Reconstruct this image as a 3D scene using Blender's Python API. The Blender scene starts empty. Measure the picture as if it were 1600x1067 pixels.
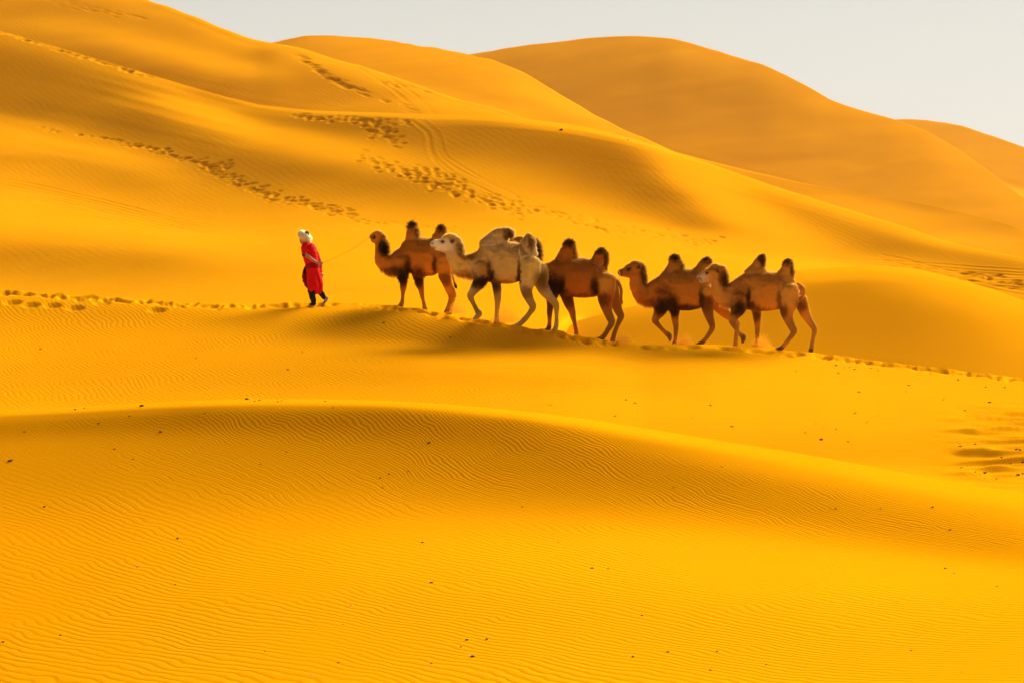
import bpy, bmesh, math, random
import numpy as np
from mathutils import Vector, Matrix

# ------------------------------------------------------------------ camera, sky, sun, exposure
scene = bpy.context.scene
COL = scene.collection
_cam = bpy.data.cameras.new("camera")
_cam.sensor_width = 36.0
_cam.lens = 90.0
_cam.shift_y = -203.5/1600.0
_cam.clip_start, _cam.clip_end = 0.5, 6000.0
cam = bpy.data.objects.new("camera", _cam)
cam.location = (0, 0, 3.0)
cam.rotation_euler = (math.radians(90), 0, 0)
COL.objects.link(cam)
scene.camera = cam

SUN_ELEVATION, SUN_AZIMUTH = 25.0, 36.0          # degrees; azimuth to the right of the view
world = bpy.data.worlds.new("World")
scene.world = world
world.use_nodes = True
_nt = world.node_tree
_bg = _nt.nodes['Background']
_sky = _nt.nodes.new('ShaderNodeTexSky')
_sky.sky_type = 'NISHITA'
_sky.sun_disc = False
_sky.sun_elevation = math.radians(SUN_ELEVATION)
_sky.sun_rotation = math.radians(SUN_AZIMUTH)
_sky.air_density, _sky.dust_density, _sky.ozone_density = 1.0, 0.2, 1.0
_hs = _nt.nodes.new('ShaderNodeHueSaturation')   # washed-out desert sky
_hs.inputs['Saturation'].default_value = 0.14
_hs.inputs['Value'].default_value = 0.64
_nt.links.new(_sky.outputs[0], _hs.inputs['Color'])
# pale dust haze that thickens towards the horizon, the same all round
_tc = _nt.nodes.new('ShaderNodeTexCoord')
_sx = _nt.nodes.new('ShaderNodeSeparateXYZ')
_nt.links.new(_tc.outputs['Generated'], _sx.inputs[0])
_m1 = _nt.nodes.new('ShaderNodeMath'); _m1.operation = 'MULTIPLY'; _m1.inputs[1].default_value = -5.0
_m2 = _nt.nodes.new('ShaderNodeMath'); _m2.operation = 'EXPONENT'
_m3 = _nt.nodes.new('ShaderNodeMath'); _m3.operation = 'MULTIPLY'; _m3.inputs[1].default_value = 0.86; _m3.use_clamp = True
_nt.links.new(_sx.outputs[2], _m1.inputs[0]); _nt.links.new(_m1.outputs[0], _m2.inputs[0]); _nt.links.new(_m2.outputs[0], _m3.inputs[0])
_mix = _nt.nodes.new('ShaderNodeMix'); _mix.data_type = 'RGBA'
_mix.inputs[7].default_value = (6.95, 6.45, 5.45, 1)
_nt.links.new(_m3.outputs[0], _mix.inputs[0]); _nt.links.new(_hs.outputs[0], _mix.inputs[6])
_nt.links.new(_mix.outputs[2], _bg.inputs['Color'])
_bg.inputs['Strength'].default_value = 0.05

_sun = bpy.data.lights.new("sun", 'SUN')
_sun.energy = 5.0
_sun.angle = math.radians(34.0)
_sun.color = (1.0, 0.94, 0.80)
sun = bpy.data.objects.new("sun", _sun)
_az, _el = math.radians(SUN_AZIMUTH), math.radians(SUN_ELEVATION)
_dir = Vector((math.sin(_az)*math.cos(_el), math.cos(_az)*math.cos(_el), math.sin(_el)))
sun.rotation_euler = (-_dir).to_track_quat('-Z', 'Y').to_euler()
sun.location = (60, 80, 60)
COL.objects.link(sun)

scene.view_settings.view_transform = 'Standard'
scene.view_settings.look = 'None'
scene.view_settings.gamma = 1.0
scene.view_settings.use_curve_mapping = False
scene.view_settings.exposure = 1.22
scene.cycles.max_bounces = 8
scene.cycles.diffuse_bounces = 4
#<TERRAIN>
import numpy as np, math
F0, H0, ZC = 4000.0, 330.0, 3.0          # focal length in photo pixels, horizon row, camera height (m)
SUN_EL, SUN_AZ = math.radians(25.0), math.radians(36.0)   # azimuth to the right of straight ahead
SUN_DIR = np.array([math.sin(SUN_AZ)*math.cos(SUN_EL), math.cos(SUN_AZ)*math.cos(SUN_EL), math.sin(SUN_EL)])

def pchip(pts, x):
    p = np.array(sorted(pts), float); X, Y = p[:, 0], p[:, 1]
    h = np.diff(X); dl = np.diff(Y)/h
    m = np.zeros(len(X))
    m[0], m[-1] = dl[0], dl[-1]
    m[1:-1] = (dl[:-1]*h[1:] + dl[1:]*h[:-1])/(h[:-1] + h[1:])
    xc = np.clip(x, X[0], X[-1])
    i = np.clip(np.searchsorted(X, xc) - 1, 0, len(X)-2)
    t = (xc - X[i])/h[i]
    r = (2*t**3-3*t**2+1)*Y[i] + (t**3-2*t**2+t)*h[i]*m[i] + (-2*t**3+3*t**2)*Y[i+1] + (t**3-t**2)*h[i]*m[i+1]
    r = r + np.where(x < X[0], (x-X[0])*m[0], 0) + np.where(x > X[-1], (x-X[-1])*m[-1], 0)
    return r

def rbf(lines, sx, sy, c=0.35, lam=0.02):
    """lines: [(tan, [(x,y),...]), ...] sampled along their length -> smooth field"""
    P, V = [], []
    for v, pl in lines:
        pl = [tuple(map(float, q)) for q in pl]
        vs = v if isinstance(v, (list, tuple)) else [v]*len(pl)
        P.append(pl[0]); V.append(vs[0])
        for (a, b, va, vb) in zip(pl[:-1], pl[1:], vs[:-1], vs[1:]):
            n = max(1, int(round(math.hypot((b[0]-a[0])/sx, (b[1]-a[1])/sy))))
            for k in range(1, n+1):
                f = k/n
                P.append((a[0]+(b[0]-a[0])*f, a[1]+(b[1]-a[1])*f)); V.append(va+(vb-va)*f)
    P = np.array(P)/np.array([sx, sy]); V = np.array(V)
    mu = V.mean()
    D = np.sqrt(((P[:, None]-P[None])**2).sum(-1) + c*c)
    w = np.linalg.solve(D - lam*np.eye(len(P)), V-mu)
    def f(x, y):
        out = np.zeros(np.broadcast(x, y).shape)
        xs, ys = x/sx, y/sy
        for (px, py), wi in zip(P, w):
            out += wi*np.sqrt((xs-px)**2 + (ys-py)**2 + c*c)
        return out + mu
    return f

XL, XR = -240, 1840
LAYERS = [
 dict(name='near_dune', col=5, rows=230, m=96, sx=90, sy=22, drop=4.5, back=3.0, margin=0, dc=[(-250, 24.5), (400, 23.5), (900, 23), (1600, 22)],
  crest=[(-250, 652), (0, 641), (100, 637), (200, 631), (300, 627), (400, 624.5), (500, 624.5), (600, 627), (700, 632), (800, 640), (900, 652), (1000, 668), (1100, 685), (1200, 701), (1300, 718), (1400, 737), (1500, 755), (1600, 771), (1850, 815)],
  slopes=[(-.10, [(-250, 652), (0, 641), (200, 631), (400, 625), (600, 627), (800, 640), (1000, 668), (1200, 701), (1400, 738), (1600, 772), (1850, 816)]),
          (-.04, [(900, 656), (1000, 674), (1200, 710), (1400, 748), (1600, 784)]),
          ([.2, .26, .34, .36, .3, .22, .14, .08], [(-250, 661), (0, 650), (300, 636), (600, 637), (800, 652), (1000, 688), (1200, 728), (1600, 806)]),
          ([.32, .36, .42, .46, .48, .46, .42, .34, .26, .22], [(-250, 700), (100, 685), (300, 680), (500, 685), (700, 695), (850, 712), (1000, 728), (1200, 762), (1400, 800), (1600, 840)]),
          ([.26, .3, .32, .33, .36, .34, .3, .24, .18], [(-250, 750), (0, 745), (300, 742), (600, 752), (850, 762), (1050, 778), (1250, 805), (1450, 845), (1600, 875)]),
          ([.2, .18, .16, .12, .08, .06, .04, .04], [(-250, 830), (100, 830), (400, 825), (650, 822), (900, 822), (1100, 832), (1400, 870), (1700, 900)]),
          ([.2, .16, .12, .08, .04, .05], [(-250, 950), (200, 950), (600, 950), (1000, 950), (1300, 950), (1700, 960)]),
          ([.18, .15, .1, .08, .05, .05], [(-250, 1080), (200, 1080), (600, 1080), (1000, 1080), (1300, 1080), (1700, 1080)]),
          (.1, [(-250, 1250), (1800, 1250)])]),
 dict(name='ridge_dune', col=2.2, rows=190, sx=70, sy=14, drop=6.0, back=9.0, margin=120, dc=[(-250, 63), (400, 60.5), (800, 59), (1200, 58), (1600, 57), (1850, 56)],
  crest=[(-250, 440), (0, 452), (100, 460), (200, 466), (300, 472), (400, 473.5), (500, 472), (600, 475.5), (650, 481), (700, 490), (760, 500), (800, 507), (900, 522), (960, 533), (1000, 539), (1050, 539), (1100, 538.5), (1200, 545), (1280, 552), (1400, 567), (1500, 579), (1600, 590), (1850, 625)],
  slopes=[([.1, .12, .1, .12, .2, .3, .2, .1, .06, .04], [(-250, 442), (0, 454), (300, 474), (550, 475), (700, 493), (850, 517), (980, 539), (1060, 541), (1280, 554), (1700, 605)]),
          ([.22, .24, .26], [(-250, 470), (0, 478), (300, 490)]),
          ([.24, .2, .2], [(-250, 500), (0, 508), (300, 512)]),
          ([.15, .14, .14], [(-250, 540), (0, 545), (300, 545)]),
          ([.2, .32, .42, .46, .42], [(420, 490), (560, 496), (700, 507), (840, 525), (940, 538)]),
          ([.14, .26, .42, .48, .5, .46], [(420, 522), (540, 530), (640, 533), (760, 536), (880, 539), (960, 541)]),
          ([.1, .04, .0, .0, .04], [(420, 545), (560, 548), (760, 549), (900, 550), (1000, 550)]),
          ([.16, .14, .12, .05], [(500, 575), (700, 580), (900, 585), (1060, 580)]),
          ([.05, .02, .02], [(1060, 560), (1250, 580), (1600, 615)]),
          ([.16, .17, .18, .16, .1, .03, .02, .05], [(-250, 600), (0, 600), (300, 595), (600, 600), (800, 610), (1000, 625), (1250, 640), (1700, 650)]),
          ([.12, .12, .12, .12, .08], [(-250, 640), (100, 630), (400, 620), (700, 630), (900, 655)]),
          ([.08, .1, .12, .14], [(1050, 680), (1200, 690), (1400, 710), (1650, 730)]),
          (.12, [(-250, 720), (400, 700), (800, 720), (1200, 780), (1700, 850)])]),
 dict(name='hollow_dune', col=4, rows=110, sx=70, sy=25, drop=9.0, back=6.0, margin=80, dc=[(-250, 80), (900, 78), (1300, 80), (1600, 78), (1850, 76)],
  crest=[(-250, 620), (500, 590), (800, 535), (880, 508), (980, 481), (1050, 466), (1120, 451), (1180, 437), (1230, 426), (1300, 419), (1370, 416), (1420, 420), (1500, 438), (1600, 470), (1700, 505), (1850, 560)],
  slopes=[([.3, .25, .12, .03, .0, .0, .02], [(500, 592), (900, 505), (1050, 468), (1230, 428), (1400, 420), (1500, 440), (1850, 563)]),
          ([.35, .34, .34, .3, .16, .06], [(900, 520), (1050, 490), (1200, 455), (1330, 440), (1440, 450), (1560, 480)]),
          ([.34, .36, .37, .36, .28, .14], [(900, 560), (1100, 510), (1250, 480), (1380, 475), (1480, 490), (1600, 520)]),
          ([.34, .34, .35, .34, .28, .2], [(900, 640), (1100, 560), (1250, 540), (1400, 545), (1500, 560), (1620, 580)]),
          (.3, [(600, 680), (1100, 640), (1700, 700)])]),
 dict(name='lower_hillside', gain=1.2, mid=.185, smin=.025, fine=1, m=84, ws=3.0, col=2, rows=420, sx=70, sy=22, drop=16.0, back=10, margin=60, dc=[(-250, 205), (200, 190), (500, 172), (800, 165), (1000, 158), (1150, 165), (1400, 165), (1850, 150)],
  crest=[(-250, 10), (0, 48), (75, 70), (150, 92), (240, 118), (320, 142), (415, 165), (475, 171), (625, 180), (800, 184), (880, 193), (960, 209), (1020, 226), (1060, 240), (1100, 253), (1150, 271), (1225, 296), (1300, 320), (1400, 350), (1500, 382), (1600, 401), (1850, 440)],
  slopes=[([.26, .26, .24, .22, .18, .14, .14, .12, .06, .04, .04, .06, .08], [(-250, 11), (0, 49), (150, 93), (300, 137), (415, 166), (560, 178), (800, 185), (960, 210), (1060, 241), (1150, 272), (1300, 321), (1500, 383), (1850, 441)]),
          ([.36, .38, .36, .28, .36, .44, .44, .40], [(-250, 28), (0, 66), (150, 109), (270, 142), (415, 180), (560, 192), (800, 198), (950, 222)]),
          ([.12, .2, .26, .28], [(1150, 284), (1300, 334), (1500, 398), (1850, 456)]),
          # steep shade below the upper edge
          ([.46, .5, .5, .4, .2], [(-250, 60), (0, 95), (120, 125), (210, 135), (270, 142)]),
          ([.04, .06, .09, .12, .15, .16], [(305, 158), (330, 172), (365, 186), (440, 208), (540, 232), (640, 250)]),
          ([.42, .46, .46, .42], [(420, 185), (500, 200), (580, 205), (660, 225)]),
          ([.5, .48, .46, .42], [(-200, 110), (60, 140), (200, 175), (300, 205)]),
          ([.48, .48, .48, .48, .42], [(0, 170), (150, 190), (280, 230), (420, 260), (560, 280)]),
          ([.08, .1, .12, .16, .28], [(-200, 195), (20, 200), (120, 216), (220, 252), (320, 296)]),
          ([.4, .4, .4, .38], [(360, 285), (480, 280), (620, 290), (700, 300)]),
          ([.28, .26, .28, .3], [(-200, 235), (0, 235), (130, 255), (220, 290)]),
          ([.12, .12, .14, .2, .2], [(-200, 285), (0, 288), (150, 312), (300, 345), (430, 350)]),
          ([.2, .2, .18, .14], [(450, 325), (560, 335), (680, 345), (800, 352)]),
          # front of the central dune: dark left face, bright spine and right flank
          ([.42, .46, .48, .48, .44], [(700, 205), (800, 206), (900, 222), (970, 242), (1012, 262)]),
          ([.34, .44, .48, .5, .46], [(720, 245), (820, 245), (920, 262), (1000, 285), (1052, 308)]),
          ([.2, .26, .32, .38, .36], [(760, 285), (860, 290), (960, 310), (1050, 335), (1110, 352)]),
          ([-.02, .0, .02, .04], [(1072, 262), (1112, 304), (1158, 343), (1212, 376)]),
          ([.06, .08, .12], [(1130, 280), (1190, 325), (1260, 372)]),
          ([.26, .3, .36, .36], [(1200, 310), (1300, 345), (1420, 380), (1580, 412)]),
          ([.1, .08, .06, .08, .14, .2], [(800, 318), (900, 338), (1020, 358), (1150, 385), (1300, 402), (1600, 428)]),
          ([.04, .03, .03, .03, .03], [(500, 375), (700, 375), (900, 372), (1100, 400), (1400, 425)]),
          ([.05, .05, .05], [(-200, 345), (50, 350), (300, 372)]),
          ([.3, .32, .28, .14], [(-200, 385), (60, 395), (250, 405), (430, 405)]),
          ([.2, .22, .2, .1, .08, .06], [(-200, 440), (60, 440), (300, 445), (500, 440), (800, 450), (1100, 460)]),
          (.06, [(-200, 540), (400, 540), (1000, 540), (1700, 540)])]),
 dict(name='upper_hillside', gain=1.2, mid=.185, smin=.03, ws=3.0, col=5, rows=200, sx=80, sy=25, drop=24, back=14, margin=60, dc=[(-250, 270), (200, 262), (450, 245), (700, 225), (1000, 220), (1850, 215)],
  crest=[(-250, -130), (0, -70), (130, -35), (225, 0), (300, 25), (360, 48), (400, 61), (430, 67), (480, 80), (540, 98), (620, 125), (700, 150), (780, 172), (850, 200), (1000, 280), (1850, 600)],
  slopes=[([.24, .22, .2, .16, .1, .12, .16], [(-250, -125), (0, -64), (225, 4), (400, 66), (540, 102), (700, 154), (850, 204)]),
          ([.34, .34, .34, .3], [(-250, -60), (0, -10), (150, 20), (300, 55)]),
          ([.32, .24, .16, .16], [(0, 25), (150, 50), (280, 85), (400, 110)]),
          ([.36, .42, .44, .4, .3], [(-100, 50), (150, 85), (280, 115), (420, 145), (560, 165)]),
          ([.3, .36, .36, .3, .22], [(330, 75), (420, 95), (500, 120), (580, 145), (660, 165)]),
          (.3, [(-200, 120), (300, 200), (700, 230)])]),
 dict(name='middle_hill', m=72, ws=4.0, col=5, rows=200, sx=80, sy=25, drop=28, back=18, margin=60, dc=[(-250, 340), (430, 330), (600, 315), (800, 295), (1000, 270), (1200, 255), (1600, 235), (1850, 230)],
  crest=[(-250, 110), (300, 90), (430, 66), (470, 59), (520, 57), (600, 63), (700, 77), (735, 84), (800, 104), (850, 131), (900, 161), (950, 190), (1000, 214), (1050, 235), (1100, 250), (1150, 263), (1225, 280), (1300, 295), (1400, 312), (1500, 331), (1600, 356), (1850, 420)],
  slopes=[([.2, .2, .16, .1, .08, .08, .1, .16, .2], [(430, 69), (520, 60), (640, 72), (735, 88), (850, 136), (950, 194), (1050, 240), (1300, 300), (1700, 385)]),
          ([.3, .26, .2, .12, .1], [(440, 85), (560, 80), (660, 92), (760, 118), (880, 166)]),
          ([.3, .26, .26, .24, .14], [(540, 110), (640, 125), (740, 150), (840, 175), (940, 200)]),
          ([.12, .14, .12, .1], [(580, 120), (660, 150), (760, 172), (900, 190)]),
          ([.36, .36, .32, .3], [(1100, 256), (1250, 290), (1400, 318), (1600, 365)]),
          ([.24, .16, .12, .14], [(1150, 285), (1260, 310), (1400, 345), (1560, 390)]),
          (.25, [(500, 200), (1000, 300), (1500, 460)])]),
 dict(name='far_dune', gain=.85, mid=.17, m=72, ws=6.0, col=5, rows=150, sx=90, sy=30, drop=40, back=30, margin=60, dc=[(-250, 440), (1000, 430), (1300, 420), (1850, 400)],
  crest=[(-250, 260), (600, 110), (735, 84), (800, 73), (900, 62.5), (1000, 57), (1045, 59), (1100, 72), (1150, 88), (1200, 105), (1250, 129), (1300, 154), (1350, 174), (1400, 189), (1450, 208), (1500, 236), (1550, 270), (1600, 308), (1850, 500)],
  slopes=[([.4, .36, .32, .3, .27, .24, .2, .2], [(700, 92), (850, 70), (1000, 60), (1120, 82), (1250, 133), (1380, 186), (1500, 240), (1620, 328)]),
          ([.5, .48, .46, .42, .36, .28, .24], [(750, 110), (900, 110), (1050, 110), (1180, 140), (1300, 185), (1420, 228), (1540, 292)]),
          ([.5, .48, .44, .4, .33, .27], [(850, 140), (1000, 170), (1150, 205), (1300, 245), (1450, 280), (1600, 340)]),
          ([.44, .4, .36, .32, .28], [(1000, 215), (1150, 262), (1300, 290), (1450, 315), (1600, 360)]),
          (.35, [(900, 300), (1600, 460)])]),
 dict(name='farthest_dune', mid=.14, ws=4.0, col=8, rows=70, sx=90, sy=30, drop=30, back=30, margin=60, dc=[(-250, 560), (1400, 560), (1850, 560)],
  crest=[(-250, 330), (1200, 260), (1330, 205), (1410, 187.5), (1450, 190), (1500, 198), (1550, 212), (1600, 229), (1700, 262), (1850, 320)],
  slopes=[(.3, [(1300, 220), (1410, 190), (1500, 201), (1600, 232), (1850, 322)]),
          (.3, [(1400, 210), (1500, 225), (1600, 262), (1800, 330)]),
          (.3, [(1400, 260), (1600, 330), (1800, 400)])]),
]

def spline_matrix(xk, x):
    """dense matrix of natural cubic spline interpolation from knots xk to x (linear beyond the ends)"""
    n = len(xk); h = np.diff(xk)
    A = np.eye(n); R = np.zeros((n, n))
    for i in range(1, n-1):
        A[i, i-1:i+2] = [h[i-1], 2*(h[i-1]+h[i]), h[i]]
        R[i, i-1:i+2] = [6/h[i-1], -6/h[i-1]-6/h[i], 6/h[i]]
    M = np.linalg.solve(A, R)
    xc = np.clip(x, xk[0], xk[-1])
    i = np.clip(np.searchsorted(xk, xc)-1, 0, n-2)
    hh = h[i]; p = (xk[i+1]-xc)/hh; q = 1-p
    W = np.zeros((len(x), n)); r = np.arange(len(x))
    W[r, i] += p; W[r, i+1] += q
    return W + ((p**3-p)*hh**2/6)[:, None]*M[i] + ((q**3-q)*hh**2/6)[:, None]*M[i+1]

def basis(n, k):
    return spline_matrix(np.linspace(0, 1, k), np.linspace(0, 1, n))

def solve_depth(xs, yc, ys, L, vis):
    """log depth over a coarse (s, x) grid whose slopes towards the sun follow the wanted light: shape from shading"""
    m, n = L.get('m', 56), len(xs)
    s = np.linspace(0, 1, m)[:, None]
    h = ys-yc
    Y = yc[None]+s*h[None]; X = np.broadcast_to(xs[None], Y.shape)
    S = rbf(L['slopes'], L['sx'], L['sy'])(X, Y)
    S = np.clip(L.get('gain', 1.03)*(S-.2)+L.get('mid', .2), L.get('smin', -.25), .62)
    T = (Y-H0)/F0
    g = 1/np.maximum(np.maximum(S, 0)+T, 0.02)
    u0 = np.zeros_like(Y)
    u0[1:] = -np.cumsum(.5*(g[1:]+g[:-1])*np.diff(T, axis=0), axis=0)
    K = np.exp(-.5*((xs[:, None]-xs[None])/90.)**2); K /= K.sum(1, keepdims=True)
    u0 = u0@K.T + np.log(pchip(L['dc'], xs))[None]
    lx, ly, lz = SUN_DIR
    c = lambda A: .25*(A[1:, 1:]+A[:-1, 1:]+A[1:, :-1]+A[:-1, :-1])
    B = c((lz-ly*S)/np.sqrt(1+S*S))
    ds, dx = s[1, 0], xs[1]-xs[0]
    hc = .5*(h[1:]+h[:-1])[None]; slope = (np.diff(yc)/dx)[None] + .5*(s[1:]+s[:-1])*(np.diff(h)/dx)[None]
    a, t = c((X-800)/F0), c(T)
    wv = np.ones_like(B) if vis is None else np.where(c(Y) < c(np.broadcast_to(np.interp(xs, vis[0], vis[1])[None], Y.shape)) + 8, 1., .03)
    lev = [(basis(m, km), basis(n, kn)) for km, kn in ((4, 6), (7, 13), (13, 26), (26, 44)) + (((44, 84),) if L.get('fine') else ())]
    C = [np.zeros((A.shape[1], Bm.shape[1])) for A, Bm in lev]
    M1 = [np.zeros_like(q) for q in C]; M2 = [np.zeros_like(q) for q in C]
    N_IT, wl, ws = L.get('iters', 500), L.get('wlat', .01), L.get('wsm', 1.0)
    for it in range(N_IT):
        u = u0 + sum(A@q@Bm.T for (A, Bm), q in zip(lev, C))
        us = .5*(u[1:, 1:]-u[:-1, 1:]+u[1:, :-1]-u[:-1, :-1])/ds
        ux = .5*(u[1:, 1:]-u[1:, :-1]+u[:-1, 1:]-u[:-1, :-1])/dx
        uy = us/hc; uxy = ux-uy*slope
        p, q_ = F0*uxy, F0*uy
        Nx, Ny, Nz = p, -(1+t*q_+a*p), -q_
        r = np.sqrt(Nx*Nx+Ny*Ny+Nz*Nz); nx, ny, nz = Nx/r, Ny/r, Nz/r
        nl = nx*lx+ny*ly+nz*lz
        e = (nl-B)*wv
        st = np.minimum(nz-.845, 0)
        # gradient wrt unit normal
        gx = 2*e*lx + 2*wl*nx; gy = 2*e*ly; gz = 2*e*lz + 2*4*st
        dot = gx*nx+gy*ny+gz*nz
        gX, gY, gZ = (gx-dot*nx)/r, (gy-dot*ny)/r, (gz-dot*nz)/r
        gp = gX-a*gY; gq = -t*gY-gZ
        guxy = F0*gp; guy = F0*gq - guxy*slope; gux = guxy; gus = guy/hc
        G = np.zeros_like(u)
        z = .5*gus/ds; w = .5*gux/dx
        G[1:, 1:] += z+w; G[1:, :-1] += z-w; G[:-1, 1:] += -z+w; G[:-1, :-1] += -z-w
        # smoothness of log depth along the rows, and gently along the columns
        d2 = u[:, 2:]-2*u[:, 1:-1]+u[:, :-2]
        k = ws*40*2*d2*m
        G[:, 2:] += k; G[:, 1:-1] -= 2*k; G[:, :-2] += k
        d3 = u[3:]-3*u[2:-1]+3*u[1:-2]-u[:-3]
        k = ws*20*2*d3*m
        G[3:] += k; G[2:-1] -= 3*k; G[1:-2] += 3*k; G[:-3] -= k
        an = u[0]-u0[0]
        G[0] += 3*2*an
        lr = .02*(1-it/N_IT)+.0005
        for i, (A, Bm) in enumerate(lev):
            gc = A.T@G@Bm
            M1[i] = .9*M1[i]+.1*gc; M2[i] = .99*M2[i]+.01*gc*gc
            C[i] -= lr*(.5**i)*(M1[i]/(1-.9**(it+1)))/(np.sqrt(M2[i]/(1-.99**(it+1)))+1e-9)
    L['err'] = float(np.sqrt((e*e).mean()))
    return s[:, 0], u0 + sum(A@q@Bm.T for (A, Bm), q in zip(lev, C))

def build_layer(L, vis):
    """-> dict of pixel grid X,Y (rows: bottom -> crest) and depth D, plus the back rows in world space"""
    xs = np.arange(XL, XR+1, L['col'], dtype=float)
    n = L['rows']
    def span(x):
        yc = pchip(L['crest'], x)
        if vis is None: return yc, np.full_like(x, 1190.0)
        xf = np.arange(XL-400, XR+401, 10.)
        v = np.maximum(np.interp(xf, vis[0], vis[1]) + L['margin'], pchip(L['crest'], xf) + 45)
        v = np.max([np.roll(v, k) for k in range(-12, 13)], axis=0)
        K = np.exp(-.5*(np.arange(-36, 37)/14.)**2)
        return yc, np.interp(x, xf, np.convolve(np.pad(v, 36, 'edge'), K/K.sum(), 'valid'))
    xk = np.linspace(XL, XR, 118)
    yk, bk = span(xk)
    sk, u = solve_depth(xk, yk, bk, L, vis)
    Wx = spline_matrix(xk, xs)
    yc, ys = Wx@yk, Wx@bk
    s = np.linspace(0, 1, n)
    D = np.exp(spline_matrix(sk, s)@u@Wx.T)
    s = s[:, None]
    Y = yc[None] + (ys-yc)[None]*s
    X = np.broadcast_to(xs[None], Y.shape)
    T = (Y-H0)/F0
    if vis is not None:      # whatever lies hidden behind a nearer crest stays behind it
        vd = np.interp(xs, vis[0], vis[2])
        K = np.exp(-.5*(np.arange(-40, 41)/14.)**2); vd = np.convolve(np.pad(vd, 40, 'edge'), K/K.sum(), 'valid')
        e = D-vd[None]-2.0
        D = vd[None]+2.0+.5*(e+np.sqrt(e*e+16.0))
    # back of the crest
    nb = 22
    dc, tc = D[0], T[0]
    Lb = L['back']
    p0 = -tc - 0.012
    p1 = -0.36
    dist = np.concatenate([np.linspace(0, Lb, 13)[1:], Lb + np.linspace(0, 1, nb-12)[1:]**1.3*L['drop']/.36])[::-1][:, None]
    sl = np.where(dist < Lb, p0*dist + .5*(p1-p0)*dist**2/Lb, p0*Lb + .5*(p1-p0)*Lb + p1*(dist-Lb))
    Db = dc[None] + dist
    Zb = ZC - (tc*dc)[None] + sl
    WX = (X-800)/F0*D; WZ = ZC - T*D
    WXb = (xs-800)[None]/F0*Db
    P = np.stack([np.concatenate([WXb, WX]), np.concatenate([Db, D]), np.concatenate([Zb, WZ])], -1)[::-1].copy()  # near -> far
    if vis is None: vis2 = (xs, yc, D[0])
    else:
        vy, vd = np.interp(xs, vis[0], vis[1]), np.interp(xs, vis[0], vis[2])
        vis2 = (xs, np.minimum(yc, vy), np.where(yc < vy, D[0], vd))
    D = np.where(D < 0, 0, D)
    return dict(P=P, xs=xs, Y=Y[::-1], D=D[::-1], n=n, nb=P.shape[0]-n, L=L), vis2

def build_terrain():
    out, vis = [], None
    for L in LAYERS:
        g, vis = build_layer(L, vis)
        out.append(g)
    return out

def grid_normals(P):
    a = np.gradient(P, axis=1); b = np.gradient(P, axis=0)
    n = np.cross(a, b); n /= np.linalg.norm(n, axis=-1, keepdims=True)+1e-12
    return n*np.sign(n[..., 2:3]+1e-9)
#</TERRAIN>
# ------------------------------------------------------------------ small helpers
def new_mat(name):
    m = bpy.data.materials.new(name); m.use_nodes = True
    nt = m.node_tree
    b = nt.nodes['Principled BSDF']
    b.inputs['Roughness'].default_value = 0.9
    b.inputs['Specular IOR Level'].default_value = 0.12
    return m, nt, b

class NB:
    """tiny node-building helper"""
    def __init__(s, nt): s.nt = nt
    def n(s, t, **kw):
        x = s.nt.nodes.new(t)
        for k, v in kw.items(): setattr(x, k, v)
        return x
    def link(s, a, b): s.nt.links.new(a, b)
    def math(s, op, a, b=None, c=None):
        x = s.n('ShaderNodeMath', operation=op)
        for i, v in enumerate((a, b, c)):
            if v is None: continue
            if isinstance(v, (int, float)): x.inputs[i].default_value = v
            else: s.link(v, x.inputs[i])
        return x.outputs[0]
    def noise(s, vec, scale, detail=2, rough=.5, out='Fac'):
        x = s.n('ShaderNodeTexNoise'); x.inputs['Scale'].default_value = scale
        x.inputs['Detail'].default_value = detail; x.inputs['Roughness'].default_value = rough
        if vec is not None: s.link(vec, x.inputs['Vector'])
        return x.outputs[out]
    def attr(s, name):
        return s.n('ShaderNodeAttribute', attribute_name=name)

def tag(o, label=None, cat=None, group=None, kind=None):
    if label: o['label'] = label
    if cat: o['category'] = cat
    if group: o['group'] = group
    if kind: o['kind'] = kind
    return o

def link(o, parent=None):
    COL.objects.link(o)
    if parent: o.parent = parent
    return o

# ------------------------------------------------------------------ sand
def hash2(i, j, seed):
    h = (i.astype(np.int64)*374761393 + j.astype(np.int64)*668265263 + seed*974634777) & 0x7fffffff
    h = ((h ^ (h >> 13))*1274126177) & 0x7fffffff
    return ((h ^ (h >> 16)) & 0xffff)/65535.0

def vnoise(x, y, seed=0):
    i, j = np.floor(x), np.floor(y); fx, fy = x-i, y-j
    fx, fy = fx**3*(fx*(6*fx-15)+10), fy**3*(fy*(6*fy-15)+10)
    a, b = hash2(i, j, seed), hash2(i+1, j, seed); c, d = hash2(i, j+1, seed), hash2(i+1, j+1, seed)
    return (a*(1-fx)+b*fx)*(1-fy) + (c*(1-fx)+d*fx)*fy - .5

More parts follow.
